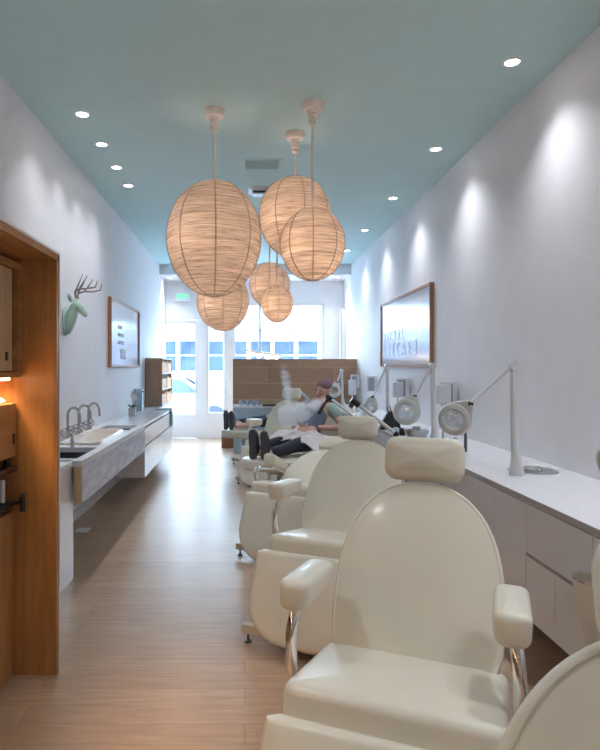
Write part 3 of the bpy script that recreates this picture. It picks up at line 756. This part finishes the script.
# ------------------------------------------------------------------ ceiling fittings
def downlight(x, y, z, label, watts, size=112, aim=0.):
    r = empty('downlight', (x, y, z), 0, label, 'downlight', 'recessed ceiling downlights')
    MB().lathe([(.062,-.0005),(.062,-.006),(.046,-.008),(.044,-.0035),(.062,-.0005)], seg=28).build('trim_ring', M['whites'], r)
    MB().lathe([(.045,-.001),(.045,-.004),(.001,-.004)], seg=24).build('light_disc', M['down'], r)
    l = light('downlight_beam', 'SPOT', (0,0,-.02), watts, (.92,.94,1), r, spot_size=radians(size), spot_blend=1.0, shadow_soft_size=.07)
    l.rotation_euler = (0, aim, 0)
    return r
LW = 60
for i, (y, lab) in enumerate(((4.74, 'recessed downlight nearest the oak alcove, sink side'), (5.38, 'second recessed downlight over the sink counter'), (6.0, 'third recessed downlight over the sink counter'), (6.6, 'farthest recessed downlight of the sink row'))):
    downlight(-1.285, y, H, lab, LW*.36, aim=0.)
for i, (y, lab) in enumerate(((3.93, 'largest downlight in the row along the sign wall'), (5.5, 'second downlight in the row along the sign wall'), (7.1, 'third downlight in the row along the sign wall'), (8.76, 'fourth downlight in the row along the sign wall'), (10.3, 'farthest downlight in the row along the sign wall'))):
    downlight(1.75, y, H, lab, LW*.62, aim=.03)
for x, y in ((1.75, 2.35), (1.75, .75), (-1.285, 1.4), (.2, -1.2)):
    downlight(x, y, H, 'recessed ceiling downlight above the near end of the room, outside the view', LW*1.1)
downlight(-1.52, 12.1, 3.3, 'small downlight in the dropped soffit near the shop door', 34)
downlight(1.85, 12.0, 3.3, 'small downlight in the dropped soffit near the window', 34)
vn = empty('air_vent', (X(262,5.9), 5.92, H), 0, 'rectangular grey air vent grille in the ceiling', 'air vent')
f = MB(); f.box(-.19,.19,-.16,-.13,-.006,-.0005); f.box(-.19,.19,.13,.16,-.006,-.0005); f.box(-.19,-.165,-.13,.13,-.006,-.0005); f.box(.165,.19,-.13,.13,-.006,-.0005)
f.build('frame', M['ceil'], vn, smooth=False)
Bx(-.165,.165,-.13,.13,-.002,-.0005).build('backing', mat('vent_shadow_paint', (.24,.30,.30), .7), vn, smooth=False)
f = MB()
for k in range(9): f.box(-.165,.165,-.125+k*.029,-.117+k*.029,-.006,-.002)
f.build('grille', M['ceil'], vn, smooth=False)
sd = empty('ceiling_sensor', (X(260,6.75), 6.75, H), 0, 'small white box sensor on the ceiling behind the vent', 'sensor')
Bx(-.13,.13,-.12,.12,-.03,-.0005).build('plate', M['white'], sd, smooth=False, bevel=.008)
Bx(-.085,.085,-.08,.05,-.075,-.031).build('housing', M['paleblue'], sd, smooth=False, bevel=.008)
Bx(-.08,.08,-.086,-.081,-.06,-.045).build('slot', M['black'], sd, smooth=False)

# ------------------------------------------------------------------ treatment chairs
BACK = []
def back_outline():
    hw = [(0,.268),(.02,.277),(.06,.288),(.13,.298),(.22,.303),(.32,.304)]+[(.38+.62*sin(a)**.92, .304*cos(a)**.86) for a in [pi/2*k/20 for k in range(21)]]
    hw[-1] = (1, 0.)
    return hw
def chair(loc, yaw, label, recline=27, leg='down', seat_z=.56, headrest=(.31,.175), hr_tilt=12, arm='normal', leglen=.52, legw=.60, arms=(1,1), tilt=10, hr_gap=.008, hr_fwd=.01, hr_x=0., barw=.37):
    r = empty('treatment_chair', loc, -radians(yaw), label, 'treatment chair', 'cream reclining treatment chairs in a row')
    V = M['vinyl']
    # seat: pad tilted down to the back
    ta = radians(tilt); SL = .56; ST = .14
    def seat_fn(u, v, w):      # u across, v along (0 front..), w up
        y = v+SL/2; return (u, y*cos(ta)+ (w-ST)*sin(ta), seat_z + (w-ST)*cos(ta) - y*sin(ta))
    st = MB().cushion(rrect(.63, SL, .05), ST, .035, .018, seat_fn).build('seat', V, r)
    # thin seams on the seat front
    ra = radians(recline); by, bz = .46, seat_z-.46*sin(ta)-.03; BL = .68; BT = .085
    ax = Vector((0, sin(ra), cos(ra))); nr = Vector((0, -cos(ra), sin(ra)))     # along, front normal
    O = Vector((0, by, bz))
    hw = back_outline(); right = [(w, BL*t) for t, w in hw]; left = [(-w, BL*t) for t, w in hw[:-1]][::-1]
    base = [(-.15, -.0), (0, -.0), (.15, -.0)]
    ol = base + right[0:] + left
    fn = lambda u, v, w: tuple(O + Vector((u,0,0)) + ax*v + nr*(w-BT))
    bk = MB().cushion(ol, BT, .022, .02, fn).build('backrest', V, r)
    def inset(ol, d, w):
        n = len(ol); P = [Vector(p) for p in ol]; res = []
        for i in range(n):
            t = (P[(i+1) % n]-P[i-1]).normalized(); res.append(fn(*(P[i]+Vector((-t.y, t.x))*d), w))
        return res
    pp = inset(ol, .011, BT-.002); pp.append(pp[0]); MB().tube(pp, .0034, 6, cap=False).build('piping', M['vinyl'], bk)
    pp = inset(ol, .011, .004); pp.append(pp[0]); MB().tube(pp, .0034, 6, cap=False).build('piping', M['vinyl'], bk)
    # headrest
    hc = O + ax*(BL+headrest[1]/2+hr_gap) + nr*(hr_fwd-.02)
    rh = radians(recline-hr_tilt); ah = Vector((0, sin(rh), cos(rh))); nh = Vector((0, -cos(rh), sin(rh)))
    hf = lambda u, v, w: tuple(hc + Vector((u+hr_x,0,0)) + ah*v + nh*(w-.05))
    MB().cushion(rrect(headrest[0], headrest[1], .048), .1, .036, .012, hf).build('headrest', V, r)
    for s_ in (-.07, .07):
        MB().tube([hc+Vector((s_,0,0))-ah*headrest[1]*.3+nh*-.02, O+ax*(BL-.16)+Vector((s_,0,0))-nr*(BT*.6)], .007, 8).build('headrest_post', M['chrome'], r)
    # armrests
    arc = radians(max(0, recline-27))*.35
    for s_ in (-1, 1):
        if not arms[0 if s_ < 0 else 1]: continue
        A0 = Vector((s_*.322, .30, seat_z+.197))
        if arm == 'raised' and s_ < 0:
            A0 = Vector((s_*.365, .62, seat_z+.40)); rt = radians(78)
        else: rt = radians(-3)+arc*0
        if arm == 'dropped': rt = radians(-20); A0 = Vector((s_*.30, .47, seat_z+.08))
        av = Vector((0, cos(rt), sin(rt))); an = Vector((0, -sin(rt), cos(rt)))
        def af(u, v, w, A0=A0, av=av, an=an):
            k = 1-.16*(v+.17)/.34
            return tuple(A0 + Vector((u*(1-.10*(1-w/.095)),0,0)) + av*v + an*((w-.05)*k))
        ap = MB().cushion(rrect(.108, .35, .042), .098, .026, .008, af).build('armrest', V, r)
        if arm == 'raised' and s_ < 0:
            c = A0+av*.172
            ring = [c+Vector((.045*cos(t),0,0))+an*(.036*sin(t)) for t in [2*pi*k/24 for k in range(25)]]
            MB().tube(ring, .005, 8, cap=False).build('rim', M['chrome'], ap)
            continue
        x = s_*.342
        pts = [A0+Vector((s_*.012,0,-.045))+av*(-.02), A0+Vector((s_*.012,0,-.07))+av*(-.09), Vector((x, .18, seat_z+.06)), Vector((x, .20, seat_z-.10)), Vector((x, .24, .24)), Vector((s_*.24, .27, .16))]
        sm = []
        for i in range(len(pts)-1):
            for q in range(4):
                t = q/4; p0 = pts[max(i-1,0)]; p1 = pts[i]; p2 = pts[i+1]; p3 = pts[min(i+2, len(pts)-1)]
                sm.append(.5*((2*p1)+(-p0+p2)*t+(2*p0-5*p1+4*p2-p3)*t*t+(-p0+3*p1-3*p2+p3)*t**3))
        sm.append(pts[-1])
        MB().tube(sm, .019, 12, flat=1.0).build('arm_support', M['chrome'], r)
        MB().tube([A0+Vector((0,0,-.05))+av*(-.1), A0+Vector((0,0,-.052))+av*(.16)], .012, 8).build('arm_rail', M['chrome'], r)
    # leg rest
    Tl = .085 if leg != 'up' else .11; lw = legw
    if leg == 'down': la = radians(-64)
    elif leg == 'half': la = radians(-45)
    else: la = radians(2)
    lo = Vector((0, -.012, seat_z-.088 if leg != 'up' else seat_z-.05))
    al = Vector((0, -cos(la), sin(la))); nl = Vector((0, sin(la)*1.0, cos(la)))   # along away from seat ; top-side normal
    hwl = lw/2
    ol = [(-hwl+.04, 0), (0, 0), (hwl-.04, 0), (hwl-.006, .012), (hwl, .05), (hwl, .16), (hwl-.004, .28)]
    for k in range(1, 9):
        a = pi/2*k/9; ol.append((hwl-.004-.215*(1-cos(a))**.9, .28+(leglen-.28)*sin(a)))
    ol += [(hwl-.204-.02, leglen), (0, leglen+.006)]
    rt_ = [p for p in ol if p[0] > 0 and p[1] > 0][::-1]
    ol = ol + [(-p[0], p[1]) for p in rt_]
    # remove dup start
    seen = []; [seen.append(p) for p in ol if p not in seen]; ol = seen
    lf = lambda u, v, w: tuple(lo + Vector((u,0,0)) + al*v - Vector((0,0,0)) + nl*(w-Tl*.5))
    lr = MB().cushion(ol, Tl, .03, .012, lf).build('leg_rest', V, r)
    # frame and base
    f = MB(); f.box(-.24,.24,.06,.50,.36,seat_z-.20+.0); f.build('mechanism_cover', M['casing'], r, smooth=False, bevel=.01)
    MB().box(-.16,.16,.10,.46,.10,.36).build('pedestal', M['casing'], r, smooth=False, bevel=.02)
    b = MB(); b.box(-barw,barw,-.14,-.09,.05,.10); b.box(-.31,.31,.66,.71,.05,.10); b.box(-.17,-.12,-.09,.66,.05,.10); b.box(.12,.17,-.09,.66,.05,.10)
    bb_ = b.build('base_frame', M['casing'], r, smooth=False, bevel=.006)
    for x, y in ((.03-barw,-.115),(barw-.03,-.115),(-.28,.685),(.28,.685)):
        if 1:
            MB().lathe([(.001,0),(.020,0),(.020,.010),(.007,.014),(.007,.05),(.001,.05)], (x, y, 0), 14).build('glide', M['darksteel'], bb_)
    MB().tube([(-.14,.2,.3),(-.32,.16,.26),(-.38,.14,.24)], .010, 8).build('lever', M['chrome'], r)
    if leg == 'up':
        MB().cyl((-.1,-.14,.12),(-.1,-.16,seat_z-.11),.016).build('leg_rest_strut', M['chrome'], r)
    return r
C1 = Vector((.393, 1.669, 0))
chair((.305,.05,0), 23, 'nearest cream chair, only its piped backrest and headrest edge in view', seat_z=.67, headrest=(.29,.16), hr_tilt=-12, hr_gap=-.055, hr_fwd=.05)
chair(C1, 23.5, 'cream chair filling the foreground, upright, with both armrests in view', legw=.70, recline=29)
chair((.41,3.22,0), 25, 'second upright cream chair, directly behind the foreground chair', headrest=(.265,.155), hr_tilt=14, legw=.72, seat_z=.57, recline=34, leglen=.47, hr_x=-.03, barw=.41)
chair((.315,4.72,0), 28, 'cream chair leaned far back, hidden mostly by the second chair', recline=68, hr_tilt=14, arm='dropped', seat_z=.58, legw=.66)
P4 = (.41,6.20,.0); YAW4 = 33
chair(P4, YAW4, 'cream chair with leg rest raised under the client in slate gown', recline=45, leg='up', hr_tilt=20, arms=(0,0), seat_z=.58, headrest=(.26,.15))
chair((.27,7.66,0), 28, 'empty upright cream chair beyond the client in slate gown', headrest=(.27,.155), legw=.66)
P6 = (.14,9.12,.0); YAW6 = 48
chair(P6, YAW6, 'farthest cream chair, leg rest raised under a client in grey shoes', recline=66, leg='up', hr_tilt=20, seat_z=.55, arms=(0,1))

# ------------------------------------------------------------------ people (chair-local coordinates: x across, y back, z up)
def client(loc, yaw, label, lean, gown, trousers, shoem, bare):
    r = empty('person', loc, -radians(yaw), label, 'person')
    HP = Vector((0,.42,.66)); RU = Matrix.Rotation(radians(-lean), 3, 'X')
    U = lambda p: HP + RU @ (Vector(p)-HP)
    hip = HP; ch = U((0,.72,.945)); nk = U((0,.86,1.06)); hd = U((0,.92,1.165))
    J = [(hip,(.13,.10)),(U((0,.57,.80)),(.12,.095)),(ch,(.14,.10)),(nk-Vector((0,.02,.01)),.062),(U((0,.895,1.105)),.054),(hd,(.070,.080)),(U((0,.94,1.245)),(.068,.078))]
    E = [(0,1),(1,2),(2,3),(3,4),(4,5),(5,6)]
    def add(p, rad, par):
        J.append((Vector(p), rad)); E.append((par, len(J)-1)); return len(J)-1
    for s_ in (-1, 1):
        a = add(U((s_*.13,.79,1.005)), .065, 2); a2 = add(U((s_*.205,.79,.99)), .055, a); b_ = add(U((s_*.30,.74,.80)), .043, a2)
        c = add(U((s_*.19,.60,.80)), .036, b_); d = add(U((s_*.075,.50,.81)), .028, c)
        pm = add(U((s_*.03,.465,.815)), (.032,.022), d)
        h1 = add((s_*.10,.33,.655), .085, 0); k_ = add((s_*.115,-.02,.66), .058, h1); cf = add((s_*.105,-.2,.635), .052, k_)
        an = add((s_*.062,-.44,.63), .036, cf); ft = add((s_*.06,-.475,.66), .035, an)
    body = skin_mesh('body', [(tuple(p), q) for p, q in J], E, M['skin'], r, 2)
    for s_ in (-1, 1):
        for k in range(4):
            o = Vector((s_*.02, .47+.016*k-.04, .822)); L_ = (.07,.078,.074,.058)[k]
            P = [U(q) for q in (o, o+Vector((-s_*L_*.45, -.004, .012)), o+Vector((-s_*L_*.8, -.01, .002)), o+Vector((-s_*L_, -.012, -.012)))]
            skin_mesh('finger', [(tuple(P[0]), .0095), (tuple(P[1]), .009), (tuple(P[2]), .008), (tuple(P[3]), .0065)], [(0,1),(1,2),(2,3)], M['skin'], body, 1)
        o = Vector((s_*.05,.48,.83)); skin_mesh('thumb', [(tuple(U(o)), .011), (tuple(U(o+Vector((-s_*.02,-.03,.018)))), .010), (tuple(U(o+Vector((-s_*.04,-.045,.014)))), .008)], [(0,1),(1,2)], M['skin'], body, 1)
    fw = RU @ Vector((-.25,-.95,-.12)).normalized(); up = RU @ Vector((0,-.12,.99)).normalized(); sd_ = fw.cross(up).normalized()
    hc = hd+up*.03
    MB().ell(hc-fw*.005, .073,.088,.108, 20, 14, Matrix((sd_, fw, up)).transposed()).build('face', M['skin'], body)
    MB().tube([hc+fw*.078+up*.012, hc+fw*.108-up*.022, hc+fw*.082-up*.032], [.009,.017,.012], 8).build('nose', M['skin'], body)
    for s_ in (-1, 1):
        MB().ell(hc+fw*.082+up*.014+sd_*(s_*.028), .017,.010,.008, 10, 6).build('eye', M['hair'], body)
        MB().ell(hc+sd_*(s_*.074)-fw*.01-up*.005, .01,.02,.03, 10, 8).build('ear', M['skin'], body)
    MB().ell(hc+fw*.076-up*.056, .022,.01,.007, 12, 6).build('mouth', mat('lips', (.42,.16,.15), .5), body)
    MB().ell(hc+up*.064-fw*.030, .090,.096,.078, 20, 14, Matrix((sd_, fw, (up*.9-fw*.35).normalized())).transposed()).build('head_wrap', M['hair'], r)
    # clothes
    g = [(tuple(U(p)), q) for p, q in [((0,.41,.665),(.155,.115)),((0,.57,.81),(.15,.115)),((0,.71,.94),(.165,.118)),((0,.79,1.01),(.12,.085))]]
    ge = [(0,1),(1,2),(2,3)]
    skin_mesh('gown', [g[0],g[1],g[2],g[3]], ge, gown, r, 2)
    for s_ in (-1, 1):
        MB().tube([U((s_*.10,.60,.955)), U((s_*.11,.70,1.055)), U((s_*.10,.80,1.085)), U((s_*.09,.88,1.02))], .014, 8, flat=1.6).build('strap', M['black'], r)
        skin_mesh('sleeve', [(tuple(U((s_*.09,.79,1.01))),(.088,.088)),(tuple(U((s_*.2,.79,.985))),(.078,.078)),(tuple(U((s_*.27,.76,.87))),(.068,.068))], [(0,1),(1,2)], M['sage'], r, 2)
        end = -.44 if not bare else -.02
        T = [((s_*.07,.42,.655),.10),((s_*.105,.30,.66),.098),((s_*.118,-.02,.665),.072),((s_*.106,-.22,.642),.064)]
        if not bare: T.append(((s_*.068,-.43,.635),.05))
        skin_mesh('trouser_leg', T, [(i, i+1) for i in range(len(T)-1)], trousers, r, 2)
        # shoe: sole faces away from the body
        sx = s_*.058; sp = radians(8*s_)
        R = Matrix.Rotation(sp, 3, 'Z')
        c = Vector((sx, -.50, .60))
        def tf(u, v, w): return tuple(c + R @ Vector((u, -w, v)))
        prof = [(.0,-.02),(.030,-.012),(.036,.03),(.032,.09),(.040,.15),(.044,.2),(.036,.245),(.0,.262),(-.034,.24),(-.040,.2),(-.034,.15),(-.028,.09),(-.034,.03),(-.028,-.012)]
        so = MB(); so.cushion([(p[0]*s_ if s_ > 0 else -p[0]*s_*-1, p[1]) for p in prof], .026, .008, .0, tf)
        sb = MB()
        up_ = [((0,-.004,.0), (.034)), ((0,-.006,.07), .036), ((0,-.0,.13), .034), ((0,.004,.19), .034), ((0,.006,.235), .024)]
        ush = skin_mesh('shoe', [(tuple(c+Vector((0,.035,0))+R @ Vector(p)), q) for p, q in [((0,.004,.0),(.038)),((0,.004,.06),.040),((0,-.002,.12),.038),((0,-.006,.18),.038),((0,-.006,.225),.028)]]+[(tuple(c+Vector((0,.085,.07))), .042)], [(0,1),(1,2),(2,3),(3,4),(1,5)], shoem, r, 2)
        so.build('sole', M['sole'], ush)
        MB().tube([c+Vector((-.03,.05,.09)), c+Vector((0,.075,.115)), c+Vector((.03,.05,.09))], .004, 6).build('laces', M['whites'], ush)
    return r
p1 = client((P4[0],P4[1],.03), YAW4, 'person lying back in a chair, mauve head wrap, slate gown, hands clasped on lap', 0, M['gown'], M['jeans'], M['shoe'], False)
p2 = client((P6[0],P6[1],.0), YAW6, 'person behind the empty chair, only bare shins and grey sneakers showing', 32, M['gown'], M['jeans'], M['greyshoe'], True)

# white towel over the client's lap : draped sheet with folds, real thickness
def drape(loc, yaw):
    nx, ny = 26, 26; top = []
    for j in range(ny+1):
        for i in range(nx+1):
            u = -.36+.72*i/nx; v = .03+.38*j/ny
            z = .775 - .9*max(0, abs(u)-.18)**1.3 - .10*max(0, (.2-v)/.14)*.5
            z += .012*sin(u*34+v*9)+.008*sin(v*46-u*17)
            top.append((u, v+.01*sin(u*20), z))
    n = len(top); bot = [(a, b, c-.012) for a, b, c in top]
    W = nx+1; fs = []
    for j in range(ny):
        for i in range(nx):
            a = j*W+i; fs.append((a, a+1, a+1+W, a+W)); fs.append((n+a, n+a+W, n+a+1+W, n+a+1))
    for i in range(nx): fs.append((i, n+i, n+i+1, i+1)); a = ny*W+i; fs.append((a, a+1, n+a+1, n+a))
    for j in range(ny): a = j*W; fs.append((a, a+W, n+a+W, n+a)); a = j*W+nx; fs.append((a, n+a, n+a+W, a+W))
    o = MB().add(top+bot, fs).build('lap_towel', M['towel'])
    o.location = loc; o.rotation_euler = (0, 0, -radians(yaw))
    return tag(o, 'rumpled white towel spread over the lap of the client in slate gown', 'towel')
drape((P4[0],P4[1],.03), YAW4)

# ------------------------------------------------------------------ facial steamers with jointed arms
def steamer(nz_, end, label, foot):
    r = empty('facial_steamer', (foot[0], foot[1], 0), 0, label, 'facial steamer', 'jointed-arm facial steamers beside the chairs')
    o = Vector((foot[0], foot[1], 0)); a = Vector(nz_)-o; b = Vector(end)-o
    MB().tube([a, b], .016, 12).build('arm', M['lampw'], r)
    d = (a-b).normalized()
    f = MB(); f.tube([a-d*.02, a+d*.06], .026, 12); f.build('nozzle_sleeve', M['black'], r)
    f = MB(); f.tube([a+d*.03, a+d*.03+Vector((-.035,-.01,-.045))], .02, 12); f.build('nozzle', M['black'], r)
    MB().ell(b, .026,.026,.026, 14, 10).build('joint', M['black'], r)
    MB().tube([b, Vector((0,0,b.z-.05)), Vector((0,0,.05))], .013, 12).build('post', M['lampw'], r)
    MB().lathe([(.001,0),(.10,0),(.10,.02),(.03,.05),(.001,.05)]).build('foot', M['lampw'], r)
steamer((X(331,6.45),6.45,Z(399,6.45)), (X(356,6.2),6.2,Z(418,6.2)), 'facial steamer with black nozzle aimed at the reclining client', (1.27,6.15))
steamer((X(357,5.0),5.0,Z(404,5.0)), (X(396,5.0),5.0,Z(434,5.0)), 'facial steamer with long white arm and black joints, behind the second chair', (1.30,5.05))
lpn = empty('light_therapy_panel', (.87, 8.55, 0), 0, 'tilted pale blue light panel on a thin stand beside the upright empty chair', 'light panel')
f = MB(); f.T = Matrix.Translation((0,0,1.05)) @ Matrix.Rotation(radians(45), 4, 'Y'); f.box(-.13,.13,-.06,.06,-.012,.012); f.build('panel', M['paleblue'], lpn, smooth=False, bevel=.006)
f = MB(); f.T = Matrix.Translation((0,0,1.05)) @ Matrix.Rotation(radians(45), 4, 'Y'); f.box(-.15,.15,-.075,.075,.013,.03); f.build('panel_back', M['white'], lpn, smooth=False, bevel=.006)
MB().tube([(0,.02,1.04),(.1,.05,.8),(.12,.05,.02)], .012, 10).build('stand', M['lampw'], lpn)
MB().lathe([(.001,0),(.09,0),(.09,.02),(.001,.025)], (.12,.05,0)).build('stand_foot', M['lampw'], lpn)
bin_ = empty('waste_bin', (1.365, 2.32, 0), 0, 'tapered cream bin with chrome rim on the floor by the white cabinets', 'bin')
MB().lathe([(.001,.0),(.085,0),(.085,.02),(.05,.06),(.038,.18),(.036,.30),(.045,.37),(.062,.44),(.076,.53),(.084,.62),(.087,.675),(.078,.675),(.074,.6),(.05,.45),(.001,.42)], seg=36).build('body', M['vinyl'], bin_)
MB().lathe([(.074,.676),(.089,.676),(.089,.684),(.074,.684),(.074,.676)], seg=36).build('rim', M['chrome'], bin_)
# hand-held tray items beside second client
tl = tag(MB().cushion(rrect(.30,.12,.03), .03, .01, .01, lambda u, v, w: (.45+u, 10.5+v, .816+w)).build('folded_cloth', M['black']), 'folded dark cloth on the reception counter behind the armrest', 'cloth')

# steam
def steam(name, pts, radii, dens, label):
    f = MB()
    sm = []
    o = skin_mesh(name, [(p, q) for p, q in zip(pts, radii)], [(i, i+1) for i in range(len(pts)-1)], M['white'], None, 2)
    m = bpy.data.materials.new(name); m.use_nodes = True; nt = m.node_tree; nt.nodes.clear()
    out = N(nt, 'ShaderNodeOutputMaterial'); pv = N(nt, 'ShaderNodeVolumePrincipled')
    tc = N(nt, 'ShaderNodeTexCoord'); nz = N(nt, 'ShaderNodeTexNoise'); nz.inputs['Scale'].default_value = 9; nz.inputs['Detail'].default_value = 3
    nt.links.new(tc.outputs['Object'], nz.inputs['Vector'])
    acc = None
    dense = [tuple(Vector(pts[i_]).lerp(Vector(pts[i_+1]), q/3)) + (radii[i_]*(1-q/3)+radii[i_+1]*q/3,) for i_ in range(len(pts)-1) for q in range(3)]
    for (px_, py_, pz_, pr_) in dense:
        vm = N(nt, 'ShaderNodeVectorMath', operation='DISTANCE'); vm.inputs[1].default_value = (px_, py_, pz_)
        nt.links.new(tc.outputs['Object'], vm.inputs[0])
        mq = N(nt, 'ShaderNodeMapRange'); mq.interpolation_type = 'SMOOTHSTEP'
        mq.inputs[1].default_value = 0; mq.inputs[2].default_value = pr_*.95; mq.inputs[3].default_value = 1; mq.inputs[4].default_value = 0
        nt.links.new(vm.outputs['Value'], mq.inputs[0])
        if acc is None: acc = mq
        else:
            ad = N(nt, 'ShaderNodeMath', operation='MAXIMUM'); nt.links.new(acc.outputs[0], ad.inputs[0]); nt.links.new(mq.outputs[0], ad.inputs[1]); acc = ad
    mr = N(nt, 'ShaderNodeMapRange'); mr.inputs[1].default_value = .36; mr.inputs[2].default_value = .66; mr.inputs[3].default_value = .1*dens; mr.inputs[4].default_value = dens
    nt.links.new(nz.outputs['Fac'], mr.inputs[0])
    ml = N(nt, 'ShaderNodeMath', operation='MULTIPLY'); nt.links.new(mr.outputs[0], ml.inputs[0]); nt.links.new(acc.outputs[0], ml.inputs[1])
    nt.links.new(ml.outputs[0], pv.inputs['Density'])
    pv.inputs['Color'].default_value = (.97,.98,1,1); pv.inputs['Anisotropy'].default_value = .2
    nt.links.new(pv.outputs[0], out.inputs['Volume'])
    o.data.materials.clear(); o.data.materials.append(m)
    return tag(o, label, 'steam', None, 'stuff')
steam('steam_cloud', [(.86,6.42,1.16),(.74,6.38,1.10),(.60,6.36,1.02),(.46,6.36,.99),(.34,6.36,.97)], [.03,.09,.14,.17,.12], 50, 'white steam drifting from the black nozzle over the client')
steam('steam_plume', [(.50,6.9,1.05),(.50,6.95,1.2),(.47,7.0,1.38),(.44,7.0,1.55)], [.07,.065,.085,.05], 22, 'thin plume of steam rising before the wood partition')

# ------------------------------------------------------------------ world, portals, camera
w = bpy.data.worlds.new('World'); S.world = w; w.use_nodes = True; nt = w.node_tree
bg = nt.nodes['Background']
tc = N(nt, 'ShaderNodeTexCoord'); sp = N(nt, 'ShaderNodeSeparateXYZ'); nt.links.new(tc.outputs['Generated'], sp.inputs[0])
cr = N(nt, 'ShaderNodeValToRGB'); cr.color_ramp.elements[0].position = .45; cr.color_ramp.elements[1].position = .9
cr.color_ramp.elements[0].color = (.64,.82,1,1); cr.color_ramp.elements[1].color = (.45,.70,1,1)
nt.links.new(sp.outputs[2], cr.inputs['Fac']); nt.links.new(cr.outputs[0], bg.inputs['Color'])
bg.inputs['Strength'].default_value = 10.5
for (x0, x1, z0, z1) in ((d0, d1, .5, zk(322)), (g0, g1, .5, zk(320)), (w0, w1, .5, zk(304))):
    l = light('daylight_portal', 'AREA', ((x0+x1)/2, YF+.02, (z0+z1)/2), 1, (1,1,1), None, shape='RECTANGLE', size=x1-x0, size_y=z1-z0)
    l.rotation_euler = (-pi/2, 0, 0); l.data.cycles.is_portal = True

cam = bpy.data.cameras.new('camera'); co = bpy.data.objects.new('camera', cam); COL.objects.link(co)
co.location = (0, 0, 1.5); co.rotation_euler = (pi/2, 0, 0)
cam.sensor_width = 36; cam.lens = 28.8; cam.shift_x = 55/750; cam.shift_y = -8/750; cam.clip_start = .05; cam.clip_end = 200
S.camera = co
S.view_settings.view_transform = 'Standard'; S.view_settings.look = 'None'; S.view_settings.gamma = 1; S.view_settings.exposure = 0.88
S.cycles.max_bounces = 8; S.cycles.diffuse_bounces = 5; S.cycles.glossy_bounces = 4; S.cycles.transmission_bounces = 6; S.cycles.transparent_max_bounces = 8
S.cycles.volume_bounces = 4; S.cycles.sample_clamp_indirect = 4; S.cycles.use_denoising = True
